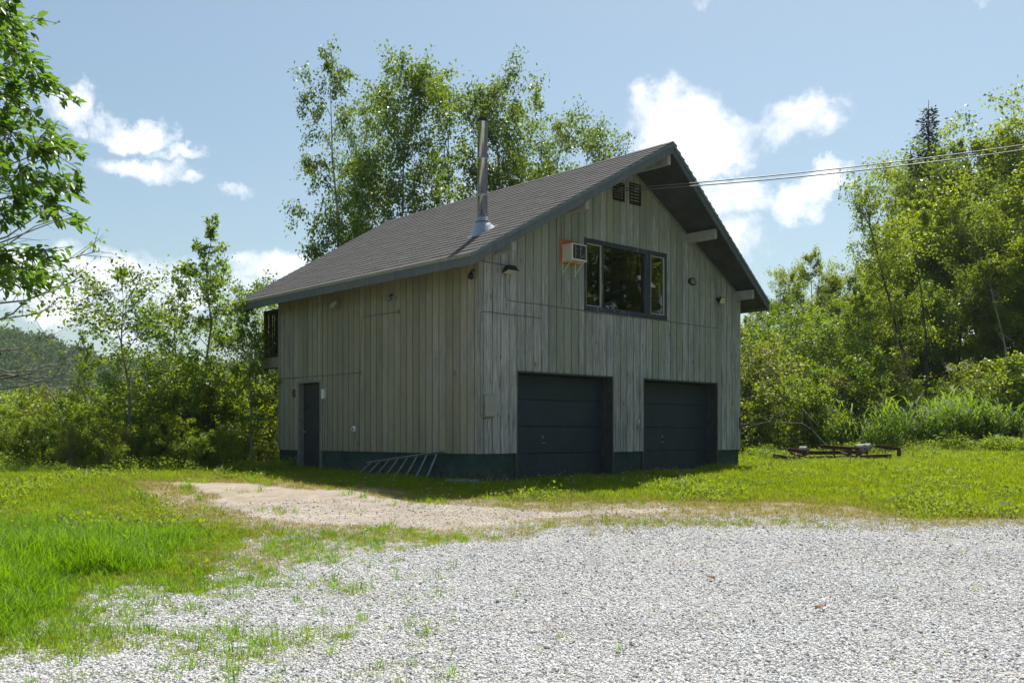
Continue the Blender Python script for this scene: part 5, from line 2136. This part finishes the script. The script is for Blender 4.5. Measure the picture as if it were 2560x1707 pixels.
    scatter('hillside_wood', np.column_stack([q, ground_z(q[:, 0], q[:, 1]) + s * .95]), np.column_stack([np.zeros((n, 2)), rg.uniform(0, 6.28, n)]), np.column_stack([s, s, s * rg.uniform(.95, 1.35, n)]), cs, 'distant wooded hillside beyond the valley on the left')
    n = 150
    ang = rg.uniform(-.58, .02, n)
    rad = rg.uniform(42, 125, n)
    q = np.column_stack([np.sin(ang) * rad, np.cos(ang) * rad])
    top = EYE + rad * rg.uniform(-.02, .035, n)
    zz = ground_z(q[:, 0], q[:, 1])
    s = np.clip((top - zz) / 12.5, .25, 1.6)
    vs = [src('valley_tree_shape', PROTO[k_][2]) for k_ in ('wood_a', 'wood_b', 'wood_c')]
    scatter('valley_wood', np.column_stack([q, zz]), np.column_stack([np.zeros((n, 2)), rg.uniform(0, 6.28, n)]), s, vs, 'leafy wood filling the valley behind the left thicket')
weeds()

# ------------------------------------------------------------------ foreground tree at the left edge
def near_tree():
    r = np.random.default_rng(8)
    dep = 9.0
    tx, ty = -6.3, 9.4
    t = thing('foreground_tree', 'broad leaved tree whose bright boughs reach in at the left edge', 'tree', (tx, ty, float(ground_z(tx, ty))))
    base = np.array([tx, ty, float(ground_z(tx, ty))])
    b = MB()
    tp = np.array([(0, 0, -.3), (.05, 0, 1.5), (.12, 0, 3), (.1, .1, 4.6), (.2, .1, 6.4), (.25, 0, 7.6)])
    b.tube(tp, [.17, .15, .13, .11, .07, .03], 9)
    P, A, T = [], [], []
    clus = [(-40, 40, 80, 80), (20, 30, 55, 45), (45, 90, 50, 55), (10, 150, 70, 45), (70, 120, 22, 45), (-50, 190, 60, 60), (60, 195, 55, 25), (110, 190, 40, 22), (150, 192, 26, 26), (20, 215, 45, 20),
            (40, 300, 80, 60), (100, 330, 60, 35), (150, 335, 38, 28), (175, 345, 18, 22), (60, 400, 80, 38), (140, 415, 50, 28), (185, 425, 22, 20), (60, 445, 90, 35), (140, 470, 38, 30), (155, 505, 20, 25),
            (20, 490, 50, 30), (40, 590, 55, 30), (100, 585, 45, 30), (60, 640, 60, 30), (120, 640, 35, 35), (10, 620, 40, 40), (-60, 300, 60, 60), (-60, 420, 60, 60), (-70, 560, 60, 60)]
    for k_ in range(26):                                   # the rest of the crown, away from the view
        a_, z_ = 1.7 + k_ * .79 % 3.1, 2.2 + 5.2 * ((k_ * .618) % 1)
        clus.append((None, (math.cos(a_) * (.9 + .8 * ((k_ * .37) % 1)) - .2, math.sin(a_) * (.9 + .8 * ((k_ * .53) % 1)), z_), 95, 60))
    for px, py, rx, ry in clus:
        dd = dep + r.uniform(-.8, .8)
        if px is None:
            c = np.array(py, float)
        else:
            px, rx, ry = px - 18, rx * .78, ry * .84
            c = np.array([0, 0, EYE]) + pix_dir(px, py) / pix_dir(px, py)[1] * dd - base
        sc = dd / 2242
        # bough from the trunk to this spray
        z0 = np.clip(c[2] - .35 - .25 * (c[0]), .9, 7.2)
        s0 = np.array([np.interp(z0, tp[:, 2], tp[:, k]) for k in range(3)])
        mid = (s0 + c) / 2 + [0, 0, .10] + r.normal(size=3) * .10
        if r.random() < .85:
            b.tube([s0, (s0 * .72 + mid * .28) + r.normal(size=3) * .04, mid, (mid + c) / 2 + r.normal(size=3) * .05, c], [.024, .018, .012, .008, .004], 5, False)
        n = int(18 + rx * ry * .068)
        for k in range(max(4, n // 7)):
            a = r.normal(size=3) * np.array([rx * sc * .75, .28, ry * sc * .75])
            a = np.clip(a, [-rx * sc * 1.3, -.6, -ry * sc * 1.3], [rx * sc * 1.3, .6, ry * sc * 1.3])
            e = c + a
            dv = e - mid
            dv /= np.linalg.norm(dv) + 1e-6
            b.tube([c + a * .1, c + a * .6 + [0, 0, .02], e + dv * .04], [.006, .005, .003], 3, False)
            m_ = 8
            ti = r.random()
            for j in range(m_):
                f = r.uniform(.35, 1.05)
                P.append(c + a * f + r.normal(size=3) * .02)
                side = r.normal(size=3)
                A.append(dv * .8 + side * .55 + np.array([.1, 0, -.55]))
                T.append(np.clip(ti * .6 + r.random() * .4, 0, 1))
    P, A, T = np.array(P), np.array(A), np.array(T)
    n = len(P)
    A /= np.linalg.norm(A, axis=1)[:, None]
    nr = rand_unit(r, n) * .5 + [0, 0, .9]
    # each leaf: six-sided blade in two halves
    size = r.uniform(.06, .125, n)[:, None]
    side = np.cross(A, nr)
    side /= np.linalg.norm(side, axis=1)[:, None]
    nn = np.cross(side, A)
    p0, p1 = P, P + A * size - np.array([0, 0, .015])
    m1, m2 = P + A * size * .32, P + A * size * .68
    hw = size * .24
    l1, l2 = m1 + side * hw + nn * size * .07, m2 + side * hw * .85 + nn * size * .06
    r1, r2 = m1 - side * hw + nn * size * .07, m2 - side * hw * .85 + nn * size * .06
    V = np.stack([p0, l1, l2, p1, r2, r1], 1).reshape(-1, 3)
    i = np.arange(n)[:, None] * 6
    Q = np.vstack([i + np.array([[0, 1, 2, 3]]), i + np.array([[0, 3, 4, 5]])])
    b.build('trunk', M['bark_grey'], t, True)
    link('crown', np_mesh('crown', V, Q, M['leaf_near'], np.concatenate([T, T])), t)
    # dark spruce bough showing through
    sp = thing('spruce_bough_tree', 'dark spruce showing through the boughs at the upper left edge', 'tree', (-6.55, 11.0, float(ground_z(-6.55, 11))))
    nm, tmesh, cmesh, H = PROTO['spruce_near']
    link('trunk', tmesh, sp)
    link('crown', cmesh, sp)
near_tree()

def bare_tree():
    """grey, nearly leafless boughs low at the left edge"""
    r = np.random.default_rng(14)
    dep = 13.0
    tx, ty = -8.6, 13.6
    base = np.array([tx, ty, float(ground_z(tx, ty))])
    t = thing('bare_tree', 'nearly leafless grey tree with long bare boughs at the left edge', 'tree', tuple(base))
    b = MB()
    tp = np.array([(0, 0, -.3), (.08, 0, 1.4), (.0, .1, 2.8), (.2, 0, 4.3), (.3, 0, 5.4)])
    b.tube(tp, [.12, .10, .085, .06, .02], 8)
    b.build('trunk', M['bark_grey'], t, True)
    paths = [[(-60, 600), (20, 560), (80, 520), (130, 505)], [(-60, 645), (40, 625), (140, 600), (230, 575)], [(-40, 700), (60, 690), (130, 660), (200, 640)], [(-50, 745), (20, 730), (90, 720), (140, 690)],
             [(-60, 760), (30, 720), (60, 690), (130, 665), (165, 655)], [(-50, 800), (20, 805), (70, 795), (125, 765)], [(-50, 835), (20, 855), (80, 850), (150, 825), (180, 800)], [(-50, 880), (10, 868), (60, 860), (120, 845), (160, 815)],
             [(-40, 900), (60, 885), (140, 862), (185, 828)], [(20, 860), (70, 872), (100, 880), (120, 900)], [(-50, 660), (10, 655), (60, 640), (110, 610)]]
    P = []
    for path in paths:
        dd = dep + r.uniform(-.6, .6)
        pts = np.array([np.array([0, 0, EYE]) + pix_dir(*q) / pix_dir(*q)[1] * dd - base for q in path])
        z0 = np.clip(pts[0][2] - .3, .4, 5.2)
        s0 = np.array([np.interp(z0, tp[:, 2], tp[:, k]) for k in range(3)])
        pts = np.vstack([s0, pts])
        w = MB()
        w.tube(pts, np.linspace(.018, .004, len(pts)), 6, False)
        for k in range(9):
            f = r.uniform(.4, 1) * (len(pts) - 1)
            i = min(int(f), len(pts) - 2)
            a = pts[i] + (pts[i + 1] - pts[i]) * (f - i)
            d = (pts[-1] - pts[-2])
            d = d / np.linalg.norm(d) + r.normal(size=3) * .7
            d /= np.linalg.norm(d)
            L_ = r.uniform(.15, .6)
            e = a + d * L_ + [0, 0, -.06]
            w.tube([a, (a + e) / 2 + r.normal(size=3) * .02, e], [.006, .004, .002], 3, False)
            if r.random() < .75 and 560 < path[-1][1] < 780:
                for j in range(6):
                    P.append(a + (e - a) * r.uniform(.3, 1.1) + r.normal(size=3) * .05)
        w.build('branch', M['bark_grey'], t, True)
    for k in range(12):
        a0, z0 = 1.9 + (k * .71) % 3.4, 1.5 + k * .32
        s0 = np.array([np.interp(z0, tp[:, 2], tp[:, q_]) for q_ in range(3)])
        d = np.array([math.cos(a0), math.sin(a0), .25])
        w = MB()
        w.tube([s0, s0 + d * .8 + r.normal(size=3) * .06, s0 + d * 1.6 + r.normal(size=3) * .15 + [0, 0, .12]], [.024, .014, .004], 5, False)
        for j in range(5):
            a = s0 + d * r.uniform(.6, 1.5)
            w.tube([a, a + r.normal(size=3) * .14 + d * .15, a + r.normal(size=3) * .22 + d * .3], [.006, .004, .002], 3, False)
        w.build('branch', M['bark_grey'], t, True)
    P = np.array(P)
    n = len(P)
    V, Q = leaf_quads(P, rand_unit(r, n) * .6 + [0, 0, -.6], rand_unit(r, n) + [0, 0, .3], r.uniform(.05, .09, n), .6, .1, r)
    link('crown', np_mesh('crown', V, Q, M['leaf_left'], r.random(n)), t)
bare_tree()

# ------------------------------------------------------------------ wires, fallen stems, dead leaves
def wire(label, pts, sag, rad, group):
    A, B = np.array(pts[0]), np.array(pts[1])
    f = np.linspace(0, 1, 24)
    P = A + np.outer(f, B - A) + np.outer(4 * f * (1 - f), [0, 0, -sag])
    b = MB()
    b.tube(P - A, rad, 6)
    o = b.build('power_line', M['wire'])
    o.location = tuple(A)
    tag(o, label, 'power line', group)

def at_depth(px, py, d): return tuple(np.array([0, 0, EYE]) + pix_dir(px, py) / pix_dir(px, py)[1] * d)
x, z = on_gable(*c2(1090, 392), .05)
A = to_world(x, -.05, z)
wire('upper service wire running from the gable peak to the right', (A, at_depth(3500, 118, 21)), .40, .013, 'service wires to the gable')
wire('lower service wire hanging just below the other one', ((A[0], A[1], A[2] - .05), at_depth(3500, 126, 21.1)), .45, .014, 'service wires to the gable')
wire('upper pale wire crossing behind the left thicket', (at_depth(-60, 870, 48), at_depth(700, 822, 48)), .25, .022, 'wires behind the left thicket')
wire('lower pale wire crossing behind the left thicket', (at_depth(-60, 878, 48.6), at_depth(700, 830, 48.6)), .25, .022, 'wires behind the left thicket')

def stems():
    for i, (path, d, lab) in enumerate((([(1700, 918), (1760, 905), (1830, 912), (1900, 955)], 32.5, 'upper arching bare stem by the right corner of the house'),
                                        ([(1700, 985), (1760, 968), (1850, 972), (1920, 1010)], 31.5, 'lower arching bare stem by the right corner of the house'),
                                        ([(1800, 780), (1860, 880), (1930, 960), (1960, 1010)], 34, 'thin slanting trunk in the shrubs right of the house'),
                                        ([(2060, 780), (2085, 880), (2110, 960), (2118, 990)], 37.2, 'pale slender trunk standing before the dark hollow of the wood'),
                                        ([(2080, 470), (2112, 640), (2130, 800), (2122, 990)], 38.5, 'thin dark trunk close to the leaning tree'),
                                        ([(2270, 640), (2290, 720), (2310, 800), (2330, 950)], 39, 'thin grey trunk at the right of the wood'))):
        P = np.array([at_depth(px, py, d) for px, py in path])
        P[-1][2] = min(P[-1][2], float(ground_z(P[-1][0], P[-1][1])) + .02)
        f = np.linspace(0, len(P) - 1, 12)
        Q = np.column_stack([np.interp(f, np.arange(len(P)), P[:, k]) for k in range(3)])
        b = MB()
        base = Q[-1].copy()
        b.tube(Q - base, np.linspace(.008, .05 if i > 1 else .013, 12), 6, False)
        r = np.random.default_rng(i)
        for k in range(7):
            a = Q[r.integers(0, 9)] - base
            b.tube([a, a + r.normal(size=3) * .25 + [0, 0, .15], a + r.normal(size=3) * .3 + [0, 0, .45]], [.010, .007, .003], 4, False)
        o = b.build('bare_sapling', M['bark_grey'] if i not in (4,) else M['bark_dark'], None, True)
        o.location = tuple(base)
        tag(o, lab, 'sapling', 'bare saplings before the wood')
stems()

def dead_leaf(px, py, L_, label, rz):
    p = hit(px, py)
    b = MB()
    n = 5
    for i in range(n):
        f0, f1 = i / n, (i + 1) / n
        w0, w1 = .32 * L_ * math.sin(math.pi * min(.98, f0 + .02)), .32 * L_ * math.sin(math.pi * min(.98, f1))
        for s in (-1, 1):
            q = [(f0 * L_, 0, .02 + .03 * f0), (f1 * L_, 0, .02 + .03 * f1), (f1 * L_, s * w1, .05 + .02 * f1), (f0 * L_, s * w0, .05 - .01 * f0)]
            b.add(q, [(0, 1, 2, 3) if s > 0 else (3, 2, 1, 0)])
    o = b.build('fallen_leaf', M['deadleaf'])
    o.location = (p[0], p[1], float(ground_z(p[0], p[1])) - .002)
    o.rotation_euler = (0, 0, rz)
    tag(o, label, 'leaf', 'dead leaves on the gravel')
dead_leaf(1872, 1405, .11, 'larger brown dead leaf on the gravel at the right', .3)
dead_leaf(1642, 1334, .09, 'small tan dead leaf on the gravel below the right garage door', 2.9)

# ------------------------------------------------------------------ air
def haze():
    b = MB()
    b.box(-800, 800, -120, 800, -60, 62)
    m = Mat('thin_haze')
    v = m.n('ShaderNodeVolumePrincipled')
    v.inputs['Color'].default_value = (.86, .92, 1.0, 1)
    v.inputs['Density'].default_value = .00022
    v.inputs['Anisotropy'].default_value = .2
    m.l(v.outputs[0], m.out.inputs['Volume'])
    o = b.build('haze', m.m)
    tag(o, 'thin summer haze over the valley', kind='stuff')
haze()
